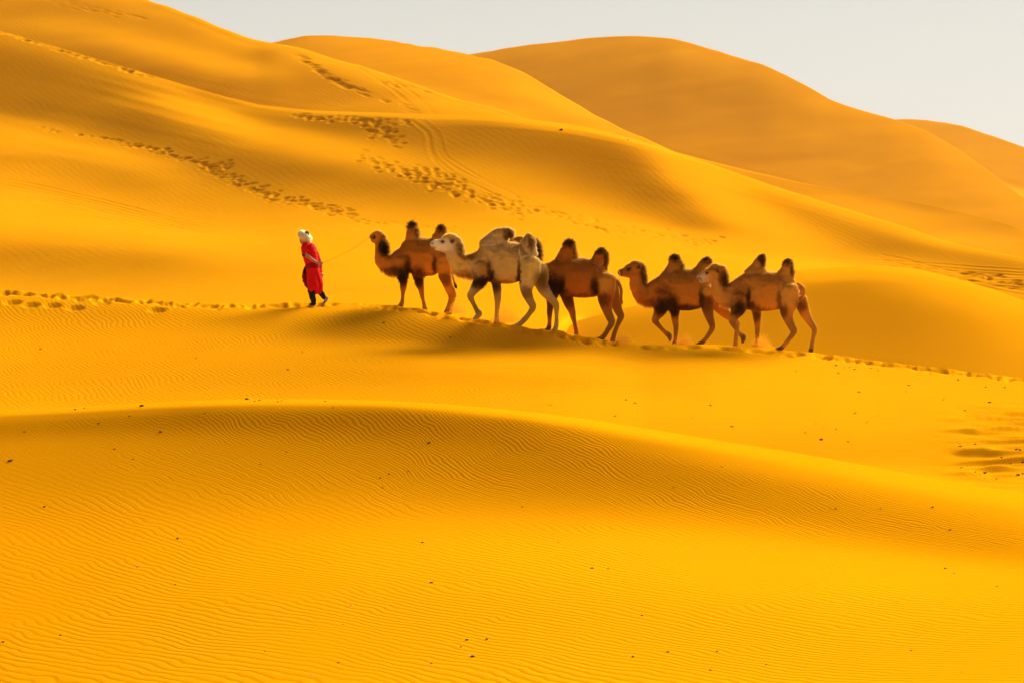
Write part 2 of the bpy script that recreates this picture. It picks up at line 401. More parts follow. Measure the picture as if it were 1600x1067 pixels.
def sand_material():
    m, nt, b = new_mat('sand'); q = NB(nt)
    geo = q.n('ShaderNodeNewGeometry'); pos = geo.outputs['Position']
    # wind ripples: warped bands, finer on the steep faces
    sep = q.n('ShaderNodeSeparateXYZ'); q.link(pos, sep.inputs[0])
    w1 = q.noise(pos, .35, 2); w2 = q.noise(pos, 1.6, 2); w3 = q.noise(pos, 5.0, 1)
    dirx, diry = .72, .69
    proj = q.math('ADD', q.math('MULTIPLY', sep.outputs[0], dirx), q.math('MULTIPLY', sep.outputs[1], diry))
    warp = q.math('ADD', q.math('ADD', q.math('MULTIPLY', w1, .9), q.math('MULTIPLY', w2, .22)), q.math('MULTIPLY', w3, .06))
    PH = q.math('ADD', proj, warp)
    def wave(lam, ph=None):
        ph = ph or PH
        p = q.math('MULTIPLY', ph, 2*math.pi/lam)
        s1 = q.math('SINE', p)
        s2 = q.math('SINE', q.math('ADD', q.math('MULTIPLY', p, 2), 1.1))
        return q.math('ADD', s1, q.math('MULTIPLY', s2, .28))
    A = q.attr('ripple').outputs['Fac']; Bf = q.attr('fine').outputs['Fac']
    patch = q.math('ADD', q.math('MULTIPLY', q.noise(pos, .7, 3), 2.4), -.3)
    patch.node.use_clamp = True
    h1 = q.math('MULTIPLY', q.math('MULTIPLY', wave(.075), A), q.math('MULTIPLY', patch, .0013))
    patch2 = q.math('ADD', q.math('MULTIPLY', q.noise(pos, .55, 3), 2.6), -.4)
    patch2.node.use_clamp = True
    h2 = q.math('MULTIPLY', q.math('MULTIPLY', wave(.036), Bf), q.math('MULTIPLY', patch2, .0012))
    ph = q.math('ADD', q.math('ADD', q.math('MULTIPLY', sep.outputs[0], .86), q.math('MULTIPLY', sep.outputs[1], .51)), q.math('MULTIPLY', warp, 1.1))
    h3 = q.math('MULTIPLY', q.math('MULTIPLY', wave(.115, ph), q.attr('broad').outputs['Fac']), .0021)
    g1 = q.math('MULTIPLY', q.noise(pos, 45, 2, .6), .0016)
    g2 = q.math('MULTIPLY', q.noise(pos, 3.5, 3, .55), q.math('MULTIPLY', q.attr('coarse').outputs['Fac'], .05))
    h4 = q.math('MULTIPLY', q.math('MULTIPLY', wave(.46, ph), q.attr('coarse').outputs['Fac']), q.math('MULTIPLY', q.math('SUBTRACT', q.noise(pos, .12, 2), .3), .022))
    g1 = q.math('ADD', g1, h4)
    hgt = q.math('ADD', q.math('ADD', h1, q.math('ADD', h2, h3)), q.math('ADD', g1, g2))
    bump = q.n('ShaderNodeBump'); bump.inputs['Strength'].default_value = 1; bump.inputs['Distance'].default_value = 1
    q.link(hgt, bump.inputs['Height']); q.link(bump.outputs[0], b.inputs['Normal'])
    # colour: grain and broad drifts of slightly redder sand
    ramp = q.n('ShaderNodeValToRGB')
    ramp.color_ramp.elements[0].color = SAND_A; ramp.color_ramp.elements[1].color = SAND_B
    ramp.color_ramp.elements[0].position, ramp.color_ramp.elements[1].position = .3, .7
    f = q.math('ADD', q.math('MULTIPLY', q.noise(pos, .08, 4, .6), .6), q.math('MULTIPLY', q.noise(pos, 60, 2, .7), .4))
    q.link(f, ramp.inputs[0]); q.link(ramp.outputs[0], b.inputs['Base Color'])
    b.inputs['Roughness'].default_value = 1.0
    b.inputs['Specular IOR Level'].default_value = 0.0
    return m

SAND_A, SAND_B = (.755, .274, .0010, 1), (.805, .308, .0016, 1)
SAND = sand_material()
TERRAIN = build_terrain()
BY = {g['L']['name']: g for g in TERRAIN}

def world_at(px, py, name):
    """point of a dune's front under a picture position"""
    g = BY[name]; c = (px-XL)/g['L']['col']; i = int(np.clip(math.floor(c), 0, len(g['xs'])-2)); f = c-i
    n = g['n']; out = 0
    for k, w in ((i, 1-f), (i+1, f)):
        Yc = g['Y'][:n, k][::-1]; P = g['P'][:n, k][::-1]
        out = out + w*np.array([np.interp(py, Yc, P[:, a]) for a in range(3)])
    return out

def ground_z(X, Yd, name):
    g = BY[name]; px = 800 + F0*X/Yd
    c = np.clip((px-XL)/g['L']['col'], 0, len(g['xs'])-1.001); i = int(c); f = c-i
    z = [np.interp(Yd, g['P'][:, k, 1], g['P'][:, k, 2]) for k in (i, i+1)]
    return float(z[0]*(1-f)+z[1]*f)

def track_distance(P, line):
    """distance in plan of every grid point to a polyline"""
    d = np.full(P.shape[:2], 1e9)
    x, y = P[..., 0], P[..., 1]
    for a, b in zip(line[:-1], line[1:]):
        v = b[:2]-a[:2]; L2 = (v*v).sum()+1e-9
        t = np.clip(((x-a[0])*v[0]+(y-a[1])*v[1])/L2, 0, 1)
        d = np.minimum(d, np.hypot(x-a[0]-t*v[0], y-a[1]-t*v[1]))
    return d

def px_line(pts, step=12):
    out = []
    for a, b in zip(pts[:-1], pts[1:]):
        n = max(1, int(math.hypot(b[0]-a[0], b[1]-a[1])/step))
        out += [(a[0]+(b[0]-a[0])*k/n, a[1]+(b[1]-a[1])*k/n) for k in range(n)]
    return out+[pts[-1]]

def smooth_pts(pts):
    p = np.array(pts, float); s = np.concatenate([[0], np.cumsum(np.hypot(*np.diff(p, axis=0).T))])
    q = np.linspace(0, s[-1], max(8, int(s[-1]/10)))
    return list(zip(pchip(list(zip(s, p[:, 0])), q), pchip(list(zip(s, p[:, 1])), q)))

def wheel_ruts(name, pts, gauge_px=0, width=.2, depth=.07):
    g = BY[name]; P = g['P']; n = g['n']
    line = [world_at(x, y, name) for x, y in smooth_pts(pts)]
    xs = [p[0] for p in pts]
    c0 = max(0, int((min(xs)-40-XL)/g['L']['col'])); c1 = min(len(g['xs']), int((max(xs)+40-XL)/g['L']['col']))
    Q = P[:n, c0:c1]
    d = track_distance(Q, line)
    wob = .6+.8*(vnoise(Q[..., 0]*.5, Q[..., 1]*.5, 5)+.5)
    Q[..., 2] += wob*depth*(-np.exp(-(d/width)**2) + .55*np.exp(-((d-1.7*width)/(.7*width))**2))

def footprint(name, px, py, r=.26, depth=.11, rng=random):
    g = BY[name]; P = g['P']; n = g['n']
    try: c = world_at(px, py, name)
    except Exception: return
    ci = int((px-XL)/g['L']['col']); w = int(F0*r*3.2/c[1]/g['L']['col'])+2
    a, b = max(0, ci-w), min(len(g['xs']), ci+w+1)
    Q = P[:n, a:b]
    rows = np.where(np.any(np.abs(Q[..., 1]-c[1]) < r*3.4, axis=1))[0]
    if len(rows) == 0: return
    Q = Q[rows[0]:rows[-1]+1]
    th = rng.uniform(-.5, .5); dx, dy = Q[..., 0]-c[0], Q[..., 1]-c[1]
    u, v = dx*math.cos(th)+dy*math.sin(th), (-dx*math.sin(th)+dy*math.cos(th))/1.25
    d = np.hypot(u/1.25, v)/r
    Q[..., 2] += depth*(-1.0*np.exp(-d**4) + .07*np.exp(-((d-1.4)/.4)**2))

def prints_along(name, pts, count, spread, seed, r=(.13, .19), depth=(.05, .085), patchy=False):
    count = int(count*(2.2 if patchy else 1.6 if name != 'ridge_dune' else 1.0))
    rng = random.Random(seed); L = smooth_pts(pts)
    for _ in range(count):
        k = rng.random()*(len(L)-1); i = int(k); f = k-i
        x = L[i][0]*(1-f)+L[min(i+1, len(L)-1)][0]*f; y = L[i][1]*(1-f)+L[min(i+1, len(L)-1)][1]*f
        if patchy and float(vnoise(np.array(x/26.), np.array(seed*1.7), 61))+.5*float(vnoise(np.array(x/9.), np.array(seed*2.9), 62)) < .04: continue
        footprint(name, x+rng.gauss(0, spread*.6), y+rng.gauss(0, spread*.5), rng.uniform(*r), rng.uniform(*depth), rng)

def trample():
    # broken, trodden sand along the crest the camels walk on
    g = BY['ridge_dune']; P = g['P']; n = g['n']; xs = g['xs']
    yc = g['Y'][n-1][None]; below = g['Y'][:n]-yc
    w = np.zeros_like(below)
    amt = np.interp(xs, [-250, 0, 300, 420, 560, 700, 980, 1060, 1260, 1330, 1560, 1850], [1, 1, 1, .5, .9, .8, .8, .5, .6, .9, .8, .5])[None]
    w[:] = np.exp(-(np.maximum(below-1, 0)/5.5)**2)*amt
    X, Y = P[..., 0], P[..., 1]
    nz = .6*vnoise(X*2.1, Y*1.3, 11)+.5*vnoise(X*4.7, Y*3.1, 12)+.35*np.abs(vnoise(X*1.1, Y*.9, 13))
    full = np.zeros(P.shape[:2]); full[:n] = w
    full[n:] = amt*np.exp(-((Y[n:]-Y[n-1][None])/.5)**2)
    P[..., 2] += full*nz*.06

def coarse_ripples():
    # big broken ripples at the right edge of the sunny slope
    g = BY['ridge_dune']; P = g['P']; n = g['n']
    Yp = g['Y'][:n]; Xp = np.broadcast_to(g['xs'][None], Yp.shape)
    e = lambda t: 1/(1+np.exp(-t))
    m = e((Xp-1500-(vnoise(Xp/30, Yp/9, 21))*50)/14)*e((Yp-640)/7)*e((757-Yp)/10)
    X, Y = P[:n, :, 0], P[:n, :, 1]
    w1 = vnoise(X/.85+.5*vnoise(X, Y, 25), Y/.27+.5*vnoise(X/.9, Y, 26), 22); w2 = vnoise(X/.5, Y/.2, 23)
    P[:n, :, 2] += m*(.155*np.maximum(w1, -.15)+.06*w2)

def undulate():
    for g in TERRAIN:
        P = g['P']; nm = g['L']['name']
        X, Y = P[..., 0], P[..., 1]
        u, v = X*.82+Y*.57, -X*.57+Y*.82
        if nm in ('near_dune', 'ridge_dune', 'hollow_dune'):
            k, s = {'near_dune': (.014, .5), 'ridge_dune': (.022, .3), 'hollow_dune': (.03, .2)}[nm]
            P[..., 2] += k*(vnoise(X*s, Y*s*.6, 31)+.5*vnoise(X*s*2.3, Y*s*1.5, 32))
        else:
            f = 1.0 if nm == 'lower_hillside' else 1.7
            P[..., 2] += (1.0 if f == 1 else 3.2)*(.15*vnoise(u/22/f, v/9/f, 33)+.07*vnoise(u/9/f, v/3.6/f, 34)+.04*vnoise(u/3.6/f, v/1.6/f, 35))

undulate(); trample(); coarse_ripples()
LH, UH = 'lower_hillside', 'upper_hillside'
prints_along(LH, [(60, 201), (185, 218)], 10, 2, 1)
prints_along(LH, [(185, 219), (250, 238), (320, 262), (380, 288)], 55, 7, 2)
prints_along(LH, [(300, 255), (360, 262)], 14, 7, 22)
prints_along(LH, [(380, 290), (440, 308), (520, 330), (570, 344)], 70, 9, 3)
prints_along(LH, [(560, 344), (660, 356), (720, 362)], 18, 6, 4)
prints_along(LH, [(565, 246), (610, 262), (680, 288), (740, 310), (800, 328), (840, 332)], 85, 10, 5)
prints_along(LH, [(640, 262), (690, 272), (720, 290)], 22, 8, 6)
prints_along(LH, [(455, 178), (500, 186), (560, 190), (640, 192)], 55, 6, 7)
prints_along(LH, [(570, 196), (600, 208), (620, 222)], 36, 13, 8)
prints_along(LH, [(760, 300), (830, 325), (900, 345), (960, 364)], 22, 8, 9)
prints_along(UH, [(466, 84), (480, 98), (500, 116), (520, 128), (545, 140)], 40, 5, 10, (.2, .3), (.08, .13))
prints_along(UH, [(545, 140), (600, 158), (650, 176)], 14, 4, 13, (.2, .28), (.06, .1))
prints_along(UH, [(590, 130), (650, 140), (720, 152)], 20, 3, 11, (.2, .28), (.07, .1))
prints_along(UH, [(60, -2), (130, 12), (230, 32)], 34, 5, 12, (.17, .25), (.05, .09))
for off in (0, 24):
    wheel_ruts(UH, [(545+off, 100), (590+off, 128), (640+off, 162), (662+off, 190)], width=.2, depth=.03)
for off, dy in ((0, 0), (22, -3), (8, 2), (34, 0)):
    wheel_ruts(LH, [(640+off*.6, 188), (668+off*.5, 210), (672+off*.6, 236), (690+off, 262), (740+off, 290+dy), (800+off, 316+dy), (880+off, 344+dy), (1000+off, 368+dy)], width=.13, depth=.017)
for dy in (-3, 2, 6, 11, 15, 21, 26):
    wheel_ruts(LH, [(-230, 262+dy), (0, 283+dy), (100, 302+dy), (200, 326+dy), (300, 350+dy*.8), (420, 363+dy*.7), (620, 369+dy*.7), (900, 372+dy*.8), (1100, 390+dy*.8), (1300, 404+dy*.8), (1620, 425+dy)], width=.16, depth=.026)
for dy in (-14, -6, 0, 9, 16):
    wheel_ruts(LH, [(1380, 412+dy), (1450, 428+dy), (1540, 448+dy), (1640, 470+dy)], width=.2, depth=.022)
prints_along(LH, [(0, 50), (75, 73), (150, 95), (240, 121)], 34, 2.5, 41, (.16, .24), (.04, .07))
prints_along(LH, [(860, 336), (1000, 362), (1120, 380)], 26, 9, 42)
prints_along(LH, [(1500, 428), (1560, 434), (1600, 446)], 26, 9, 43)
RD = 'ridge_dune'
prints_along(RD, [(-60, 451), (60, 461), (180, 469), (300, 476), (400, 478), (520, 476)], 460, 4.0, 44, (.04, .095), (.025, .055))
prints_along(RD, [(560, 479), (640, 484), (720, 497), (820, 514), (960, 537)], 170, 4.5, 45, (.04, .1), (.02, .05))
prints_along(RD, [(1000, 543), (1100, 543), (1270, 556)], 26, 4, 46, (.08, .14), (.03, .06))
prints_along(RD, [(1270, 555), (1340, 563), (1440, 576), (1540, 587), (1620, 596)], 420, 3.6, 47, (.04, .09), (.02, .045))
for x, y in ((48, 477), (82, 478), (118, 482), (20, 473), (245, 485), (160, 474)): footprint(RD, x, y, .15, .07)

def grid_object(g, label):
    # the dune runs on beyond the frame on both sides
    P0 = g['P']; yy = P0[:, :1, 1:2]; W = [.02, .05, .10, .17, .26, .38]
    ex = lambda col, sg: np.concatenate([col+np.concatenate([sg*k*yy, 0*yy, 0*yy-abs(k)*yy*.04], 2) for k in W], 1)
    P = np.concatenate([ex(P0[:, :1], -1)[:, ::-1], P0, ex(P0[:, -1:], 1)], 1); pad = len(W)
    r, c = P.shape[:2]
    me = bpy.data.meshes.new(g['L']['name'])
    idx = np.arange(r*c, dtype=np.int32).reshape(r, c)
    q = np.stack([idx[:-1, :-1], idx[:-1, 1:], idx[1:, 1:], idx[1:, :-1]], -1).reshape(-1, 4)
    me.vertices.add(r*c); me.vertices.foreach_set('co', P.reshape(-1).astype(np.float32))
    me.loops.add(q.size); me.loops.foreach_set('vertex_index', q.reshape(-1))
    me.polygons.add(len(q)); me.polygons.foreach_set('loop_start', np.arange(0, q.size, 4, dtype=np.int32))
    me.polygons.foreach_set('use_smooth', np.ones(len(q), bool))
    me.update()
    n = g['n']; nm = g['L']['name']; c -= 2*pad
    rip = np.zeros((r, c)); broad = np.zeros((r, c)); fine = np.zeros((r, c)); coarse = np.zeros((r, c))
    Yp = g['Y']; Xp = np.broadcast_to(g['xs'][None], Yp.shape)
    e = lambda t: 1/(1+np.exp(-t))
    if nm == 'near_dune':
        edge = Yp-Yp[n-1][None]
        f = e((edge-14)/5)*e((165-edge)/26)
        fine[:n] = f*e((Xp-350)/160)*.95+f*.2
        rip[:n] = e((edge-130)/40)*(1.0+.5*e((Xp-850)/150))
    elif nm == 'ridge_dune':
        edge = Yp-Yp[n-1][None]
        broad[:n] = (1-.8*e((Xp-1480)/20)*e((Yp-640)/6))*e((edge-9)/3)*(.85*e((1020-Xp)/50)+.55*e((Xp-1150)/60)*e((Yp-640)/10)+.12)
        coarse[:n] = .25*e((Xp-950)/80)*e((620-Yp)/12)
    elif nm == 'hollow_dune': broad[:] = .15
    else: coarse[:] = .3
    for nm2, a in (('ripple', rip), ('fine', fine), ('coarse', coarse), ('broad', broad)):
        at = me.attributes.new(nm2, 'FLOAT', 'POINT'); at.data.foreach_set('value', np.pad(a, ((0, 0), (pad, pad)), 'edge').reshape(-1).astype(np.float32))
    me.materials.append(SAND)
    o = link(bpy.data.objects.new(nm, me))
    tag(o, label, kind='structure')
    return o

_LAB = dict(near_dune='rippled orange sand dune filling the foreground', ridge_dune='sand ridge with a trodden crest the camels walk along',
            hollow_dune='smooth shaded dune rising behind the last camel', lower_hillside='broad sand hillside with footprints and wheel ruts',
            upper_hillside='high sand slope at the upper left', middle_hill='sunlit sand hill with a bright edge behind the hillside',
            far_dune='tall rounded far dune under the sky', farthest_dune='farthest dune at the right edge under the sky')
for g in TERRAIN: grid_object(g, _LAB[g['L']['name']])

def desert_floor():
    me = bpy.data.meshes.new('desert_floor')
    s = 5000.
    me.from_pydata([(-s, -s, -9), (s, -s, -9), (s, s, -9), (-s, s, -9)], [], [(0, 1, 2, 3)])
    me.materials.append(SAND)
    tag(link(bpy.data.objects.new('desert_floor', me)), 'flat sand floor of the desert below the dunes', kind='structure')
desert_floor()
# ------------------------------------------------------------------ bodies grown from sections
def catmull(A, sub):
    A = np.array(A, float); n = len(A)
    if n < 3:
        return np.array([A[0]+(A[-1]-A[0])*k/sub for k in range(sub+1)])
    out = []
    for i in range(n-1):
        p0, p1, p2, p3 = A[max(i-1, 0)], A[i], A[i+1], A[min(i+2, n-1)]
        for k in range(sub):
            t = k/sub
            out.append(.5*((2*p1)+(-p0+p2)*t+(2*p0-5*p1+4*p2-p3)*t*t+(-p0+3*p1-3*p2+p3)*t**3))
    out.append(A[-1])
    return np.array(out)

def ring_solid(bm, rings):
    """closed tube through rings of equal size, with rounded caps"""
    vs = [[bm.verts.new(Vector(p)) for p in r] for r in rings]
    m = len(vs[0])
    for a, b in zip(vs[:-1], vs[1:]):
        for k in range(m):
            bm.faces.new((a[k], a[(k+1) % m], b[(k+1) % m], b[k]))
    for r, rr, flip in ((vs[0], rings[0], True), (vs[-1], rings[-1], False)):
        c = bm.verts.new(Vector(np.mean(rr, axis=0)))
        for k in range(m):
            bm.faces.new((r[(k+1) % m], r[k], c) if flip else (r[k], r[(k+1) % m], c))

def remeshed(bm, voxel, smooth=6, fac=.5):
    """fuse overlapping closed solids into one continuous skin"""
    bmesh.ops.recalc_face_normals(bm, faces=bm.faces)
    me = bpy.data.meshes.new('tmp'); bm.to_mesh(me); bm.free()
    o = bpy.data.objects.new('tmp', me); COL.objects.link(o)
    r = o.modifiers.new('r', 'REMESH'); r.mode = 'VOXEL'; r.voxel_size = voxel; r.use_smooth_shade = True
    if smooth:
        s = o.modifiers.new('s', 'SMOOTH'); s.iterations = smooth; s.factor = fac
    dg = bpy.context.evaluated_depsgraph_get()
    out = bpy.data.meshes.new_from_object(o.evaluated_get(dg))
    bpy.data.objects.remove(o); bpy.data.meshes.remove(me)
    out.polygons.foreach_set('use_smooth', np.ones(len(out.polygons), bool))
    return out

class Frame:
    """picture-traced side view -> metres in the place where the animal stands"""
    def __init__(s, x0, y0, sc, d, heading, uc):
        s.x0, s.y0, s.sc, s.d = x0, y0, sc, d
        s.ca, s.sa = math.cos(heading), math.sin(heading)
        s.px = sc*F0/d                 # traced units per metre
        s.uc = uc
        s.lat = np.array([-s.sa, -s.ca, 0.0])       # towards the viewer's side
    def pt(s, u, v, w=0.0):
        img = (u-s.uc)/s.px
        f = -(img+s.sa*w)/s.ca
        Y = s.d + s.sa*f - s.ca*w
        px, py = s.x0+u/s.sc, s.y0+v/s.sc
        return np.array([(px-800)/F0*Y, Y, ZC-(py-H0)/F0*Y])
    def inv(s, P):
        """traced u, v and lateral offset of world points"""
        px = 800+F0*P[:, 0]/P[:, 1]; py = H0+F0*(ZC-P[:, 2])/P[:, 1]
        u, v = (px-s.x0)*s.sc, (py-s.y0)*s.sc
        f0 = (u-s.uc)/s.px
        w = -(P[:, 1]-s.d + s.sa*f0/s.ca)/(s.ca+s.sa*s.sa/s.ca)
        return u, v, w

def sweep(bm, fr, st, sub=5, m=14, upright=False, dz=None):
    """st: (u, v, in-plane radius in traced units, lateral radius m, lateral offset m)"""
    S = catmull(st, sub)
    C = np.array([fr.pt(a[0], a[1], a[4]) for a in S])
    T = np.gradient(C, axis=0); T /= np.linalg.norm(T, axis=1, keepdims=True)+1e-9
    rings = []
    n = len(S)
    for i in range(n):
        if upright: N = np.array([0, 0, 1.])
        else:
            N = np.cross(T[i], fr.lat); N /= np.linalg.norm(N)+1e-9
        ru, rl = S[i, 2]/fr.px, S[i, 3]
        th = np.linspace(0, 2*math.pi, m, endpoint=False)[:, None]
        rings.append(C[i]+np.cos(th)*ru*N+np.sin(th)*rl*fr.lat)
    # rounded ends
    def cap(r0, c, t, rad):
        return [c+(r0-c)*k+t*rad*q for k, q in ((.8, .45), (.45, .75))]
    r0 = min(S[0, 2]/fr.px, S[0, 3]); r1 = min(S[-1, 2]/fr.px, S[-1, 3])
    rings = cap(rings[0], C[0], -T[0], r0)[::-1]+rings+cap(rings[-1], C[-1], T[-1], r1)
    ring_solid(bm, rings)

def trunk(bm, fr, st, sub=4, m=24):
    """st: (u, top, bottom, lateral radius)"""
    S = catmull(st, sub); rings = []
    u0, u1 = st[0][0], st[-1][0]
    th = np.linspace(0, 2*math.pi, m, endpoint=False)
    for u, a, b, rl in S:
        q = (u-u0)/(u1-u0)
        rl = rl*(1-.16*math.exp(-((q-.74)/.09)**2)-.13*math.exp(-((q-.26)/.07)**2)-.08*(q > .9))   # tucked behind the shoulder and before the haunch
        c = fr.pt(u, .5*(a+b)); h = .5*(b-a)/fr.px
        cz = np.sign(np.cos(th))*np.abs(np.cos(th))**.9
        rings.append(c+cz[:, None]*h*np.array([0, 0, 1.])+np.sin(th)[:, None]*rl*(1-.12*np.cos(th))[:, None]*fr.lat)
    ring_solid(bm, rings)

# ------------------------------------------------------------------ fur
def fur_material(name):
    m, nt, b = new_mat(name); q = NB(nt)
    at = q.attr('fur')
    geo = q.n('ShaderNodeNewGeometry')
    n1 = q.noise(geo.outputs['Position'], 7, 3, .6); n2 = q.noise(geo.outputs['Position'], 38, 2, .6)
    f = q.math('ADD', q.math('ADD', q.math('MULTIPLY', n1, .4), q.math('MULTIPLY', n2, .45)), .58)
    mx = q.n('ShaderNodeMix', data_type='RGBA', blend_type='MULTIPLY'); mx.inputs['Factor'].default_value = 1
    cmb = q.n('ShaderNodeCombineColor')
    for i in range(3): q.link(f, cmb.inputs[i])
    q.link(at.outputs['Color'], mx.inputs[6]); q.link(cmb.outputs[0], mx.inputs[7])
    q.link(mx.outputs[2], b.inputs['Base Color'])
    b.inputs['Roughness'].default_value = 1; b.inputs['Specular IOR Level'].default_value = .02
    bump = q.n('ShaderNodeBump'); bump.inputs['Strength'].default_value = 1; bump.inputs['Distance'].default_value = 1
    hh = q.math('ADD', q.math('MULTIPLY', n1, .02), q.math('MULTIPLY', n2, .014))
    q.link(hh, bump.inputs['Height']); q.link(bump.outputs[0], b.inputs['Normal'])
    return m

def hair_material(name):
    m, nt, b = new_mat(name); q = NB(nt)
    at = q.attr('fur')
    d = q.n('ShaderNodeBsdfDiffuse'); t = q.n('ShaderNodeBsdfTranslucent'); mix = q.n('ShaderNodeMixShader')
    mix.inputs[0].default_value = .62
    q.link(at.outputs['Color'], d.inputs[0]); q.link(at.outputs['Color'], t.inputs[0])
    q.link(d.outputs[0], mix.inputs[1]); q.link(t.outputs[0], mix.inputs[2])
    q.link(mix.outputs[0], nt.nodes['Material Output'].inputs[0])
    return m

FUR, HAIR = fur_material('camel_coat'), hair_material('camel_hair')
def flat_material(name, col, rough=.8, spec=.2):
    m, nt, b = new_mat(name); b.inputs['Base Color'].default_value = (*col, 1)
    b.inputs['Roughness'].default_value = rough; b.inputs['Specular IOR Level'].default_value = spec
    q = NB(nt); geo = q.n('ShaderNodeNewGeometry')
    hs = q.n('ShaderNodeHueSaturation'); hs.inputs['Color'].default_value = (*col, 1)
    q.link(q.math('ADD', q.math('MULTIPLY', q.noise(geo.outputs['Position'], 24, 3), .5), .75), hs.inputs['Value'])
    q.link(hs.outputs[0], b.inputs['Base Color'])
    return m
EYE = flat_material('dark_eye', (.012, .008, .006), .15, .5)
PALE_WOOD = flat_material('pale_wood', (.65, .55, .42), .6)
CORD = flat_material('thin_cord', (.42, .30, .14), .9, .05)

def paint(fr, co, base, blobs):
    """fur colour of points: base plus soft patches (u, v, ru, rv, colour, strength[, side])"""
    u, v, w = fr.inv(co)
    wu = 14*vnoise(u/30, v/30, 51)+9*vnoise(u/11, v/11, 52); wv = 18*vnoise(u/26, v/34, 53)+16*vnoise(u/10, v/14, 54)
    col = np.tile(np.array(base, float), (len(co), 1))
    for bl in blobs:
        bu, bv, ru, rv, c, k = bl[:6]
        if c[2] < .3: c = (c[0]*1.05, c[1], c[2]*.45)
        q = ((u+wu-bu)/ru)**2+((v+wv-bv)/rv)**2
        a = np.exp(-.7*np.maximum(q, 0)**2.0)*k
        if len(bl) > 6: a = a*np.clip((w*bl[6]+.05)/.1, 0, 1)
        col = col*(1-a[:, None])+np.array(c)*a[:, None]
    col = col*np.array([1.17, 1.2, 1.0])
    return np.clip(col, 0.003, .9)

def set_fur(me, col, corner=False):
    at = me.color_attributes.new('fur', 'FLOAT_COLOR', 'POINT')
    at.data.foreach_set('color', np.concatenate([col, np.ones((len(col), 1))], 1).reshape(-1).astype(np.float32))

def strands(name, parent, fr, me, base, blobs, count, length, width, rng, zone=None, droop=.3, gain=1.0, kind=None, rim_blond=.25, crest=0.0):
    """tapered hair blades rooted on the skin (inside zone: u, v, ru, rv)"""
    nt_ = len(me.polygons)
    cen = np.empty(nt_*3, np.float32); nor = np.empty(nt_*3, np.float32); ar = np.empty(nt_, np.float32)
    me.polygons.foreach_get('center', cen); me.polygons.foreach_get('normal', nor); me.polygons.foreach_get('area', ar)
    cen, nor = cen.reshape(-1, 3).astype(float), nor.reshape(-1, 3).astype(float)
    u, v, w = fr.inv(cen)
    p = ar.astype(float)*(.5+crest*np.maximum(nor[:, 2], 0)) if crest else ar.astype(float).copy()
    if zone is not None:
        inside = np.zeros(nt_, bool)
        for z in zone: inside |= ((u-z[0])/z[2])**2+((v-z[1])/z[3])**2 < 1
        p = p*inside
    if p.sum() <= 0: return None
    idx = rng.choice(nt_, size=count, p=p/p.sum())
    c, n = cen[idx], nor[idx]
    c = c+rng.normal(0, .008, c.shape)
    back = np.array([fr.ca, -fr.sa, 0.0])
    lie = np.clip(1-n[:, 2:3]*1.3, 0, 1)*1.1 if crest else 0.0        # the flanks' hair lies flat
    d = n*(1-.55*np.minimum(lie, 1))+(droop+lie*.6)*np.array([0, 0, -1.])+(.25+.5*lie)*back+rng.normal(0, .22, n.shape)
    d /= np.linalg.norm(d, axis=1, keepdims=True)
    L = length*rng.uniform(.55, 1.25, (count, 1))
    side = np.cross(d, rng.normal(0, 1, d.shape)); side /= np.linalg.norm(side, axis=1, keepdims=True)+1e-9
    root = c-n*.006
    rim_blond = rim_blond*(.35+.9*np.clip(n[:, 2:3], 0, 1)) if crest else rim_blond  # tips on upward-facing fur are painted more golden, as rim light
    short = np.clip((fr.furtop-(v[idx]-0))/60, 0, 1)*.7+.3
    for z in fr.faces: short = np.where(((u[idx]-z[0])/z[2])**2+((v[idx]-z[1])/z[3])**2 < 1, .22, short)
    L = L*short[:, None]
    if crest: L = L*(.24+.9*np.clip(n[:, 2:3]*1.4, 0, 1))
    tip = root+d*L; tip[:, 2] -= L[:, 0]*droop*.35
    V = np.empty((count, 3, 3)); V[:, 0] = root-side*width*.5; V[:, 1] = root+side*width*.5; V[:, 2] = tip
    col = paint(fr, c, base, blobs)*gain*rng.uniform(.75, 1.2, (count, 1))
    m2 = bpy.data.meshes.new(name)
    m2.vertices.add(count*3); m2.vertices.foreach_set('co', (V.reshape(-1, 3)-np.array(parent.location)).reshape(-1).astype(np.float32))
    m2.loops.add(count*3); m2.loops.foreach_set('vertex_index', np.arange(count*3, dtype=np.int32))
    m2.polygons.add(count); m2.polygons.foreach_set('loop_start', np.arange(0, count*3, 3, dtype=np.int32))
    m2.update()
    rim_blond = rim_blond*np.clip(.12+col.max(1, keepdims=True)*2.6, 0, 1)
    tipc = col*(1-rim_blond)+np.array((.90, .52, .12))*rim_blond      # golden tips: naturally paler wool ends, with rim light painted in
    set_fur(m2, np.clip(np.stack([col, col, tipc], 1).reshape(-1, 3), .003, .95))
    m2.materials.append(HAIR)
    o = link(bpy.data.objects.new(name, m2), parent)
    if kind: o['kind'] = kind
    return o

def ellipsoid_part(name, parent, p, r, mat, seg=12):
    bm = bmesh.new(); bmesh.ops.create_uvsphere(bm, u_segments=seg, v_segments=seg//2+2, radius=1)
    for vv in bm.verts: vv.co = Vector((vv.co.x*r[0], vv.co.y*r[1], vv.co.z*r[2]))
    me = bpy.data.meshes.new(name); bm.to_mesh(me); bm.free()
    for f in me.polygons: f.use_smooth = True
    me.materials.append(mat)
    o = link(bpy.data.objects.new(name, me), parent); o.location = Vector(p)-parent.location
    return o

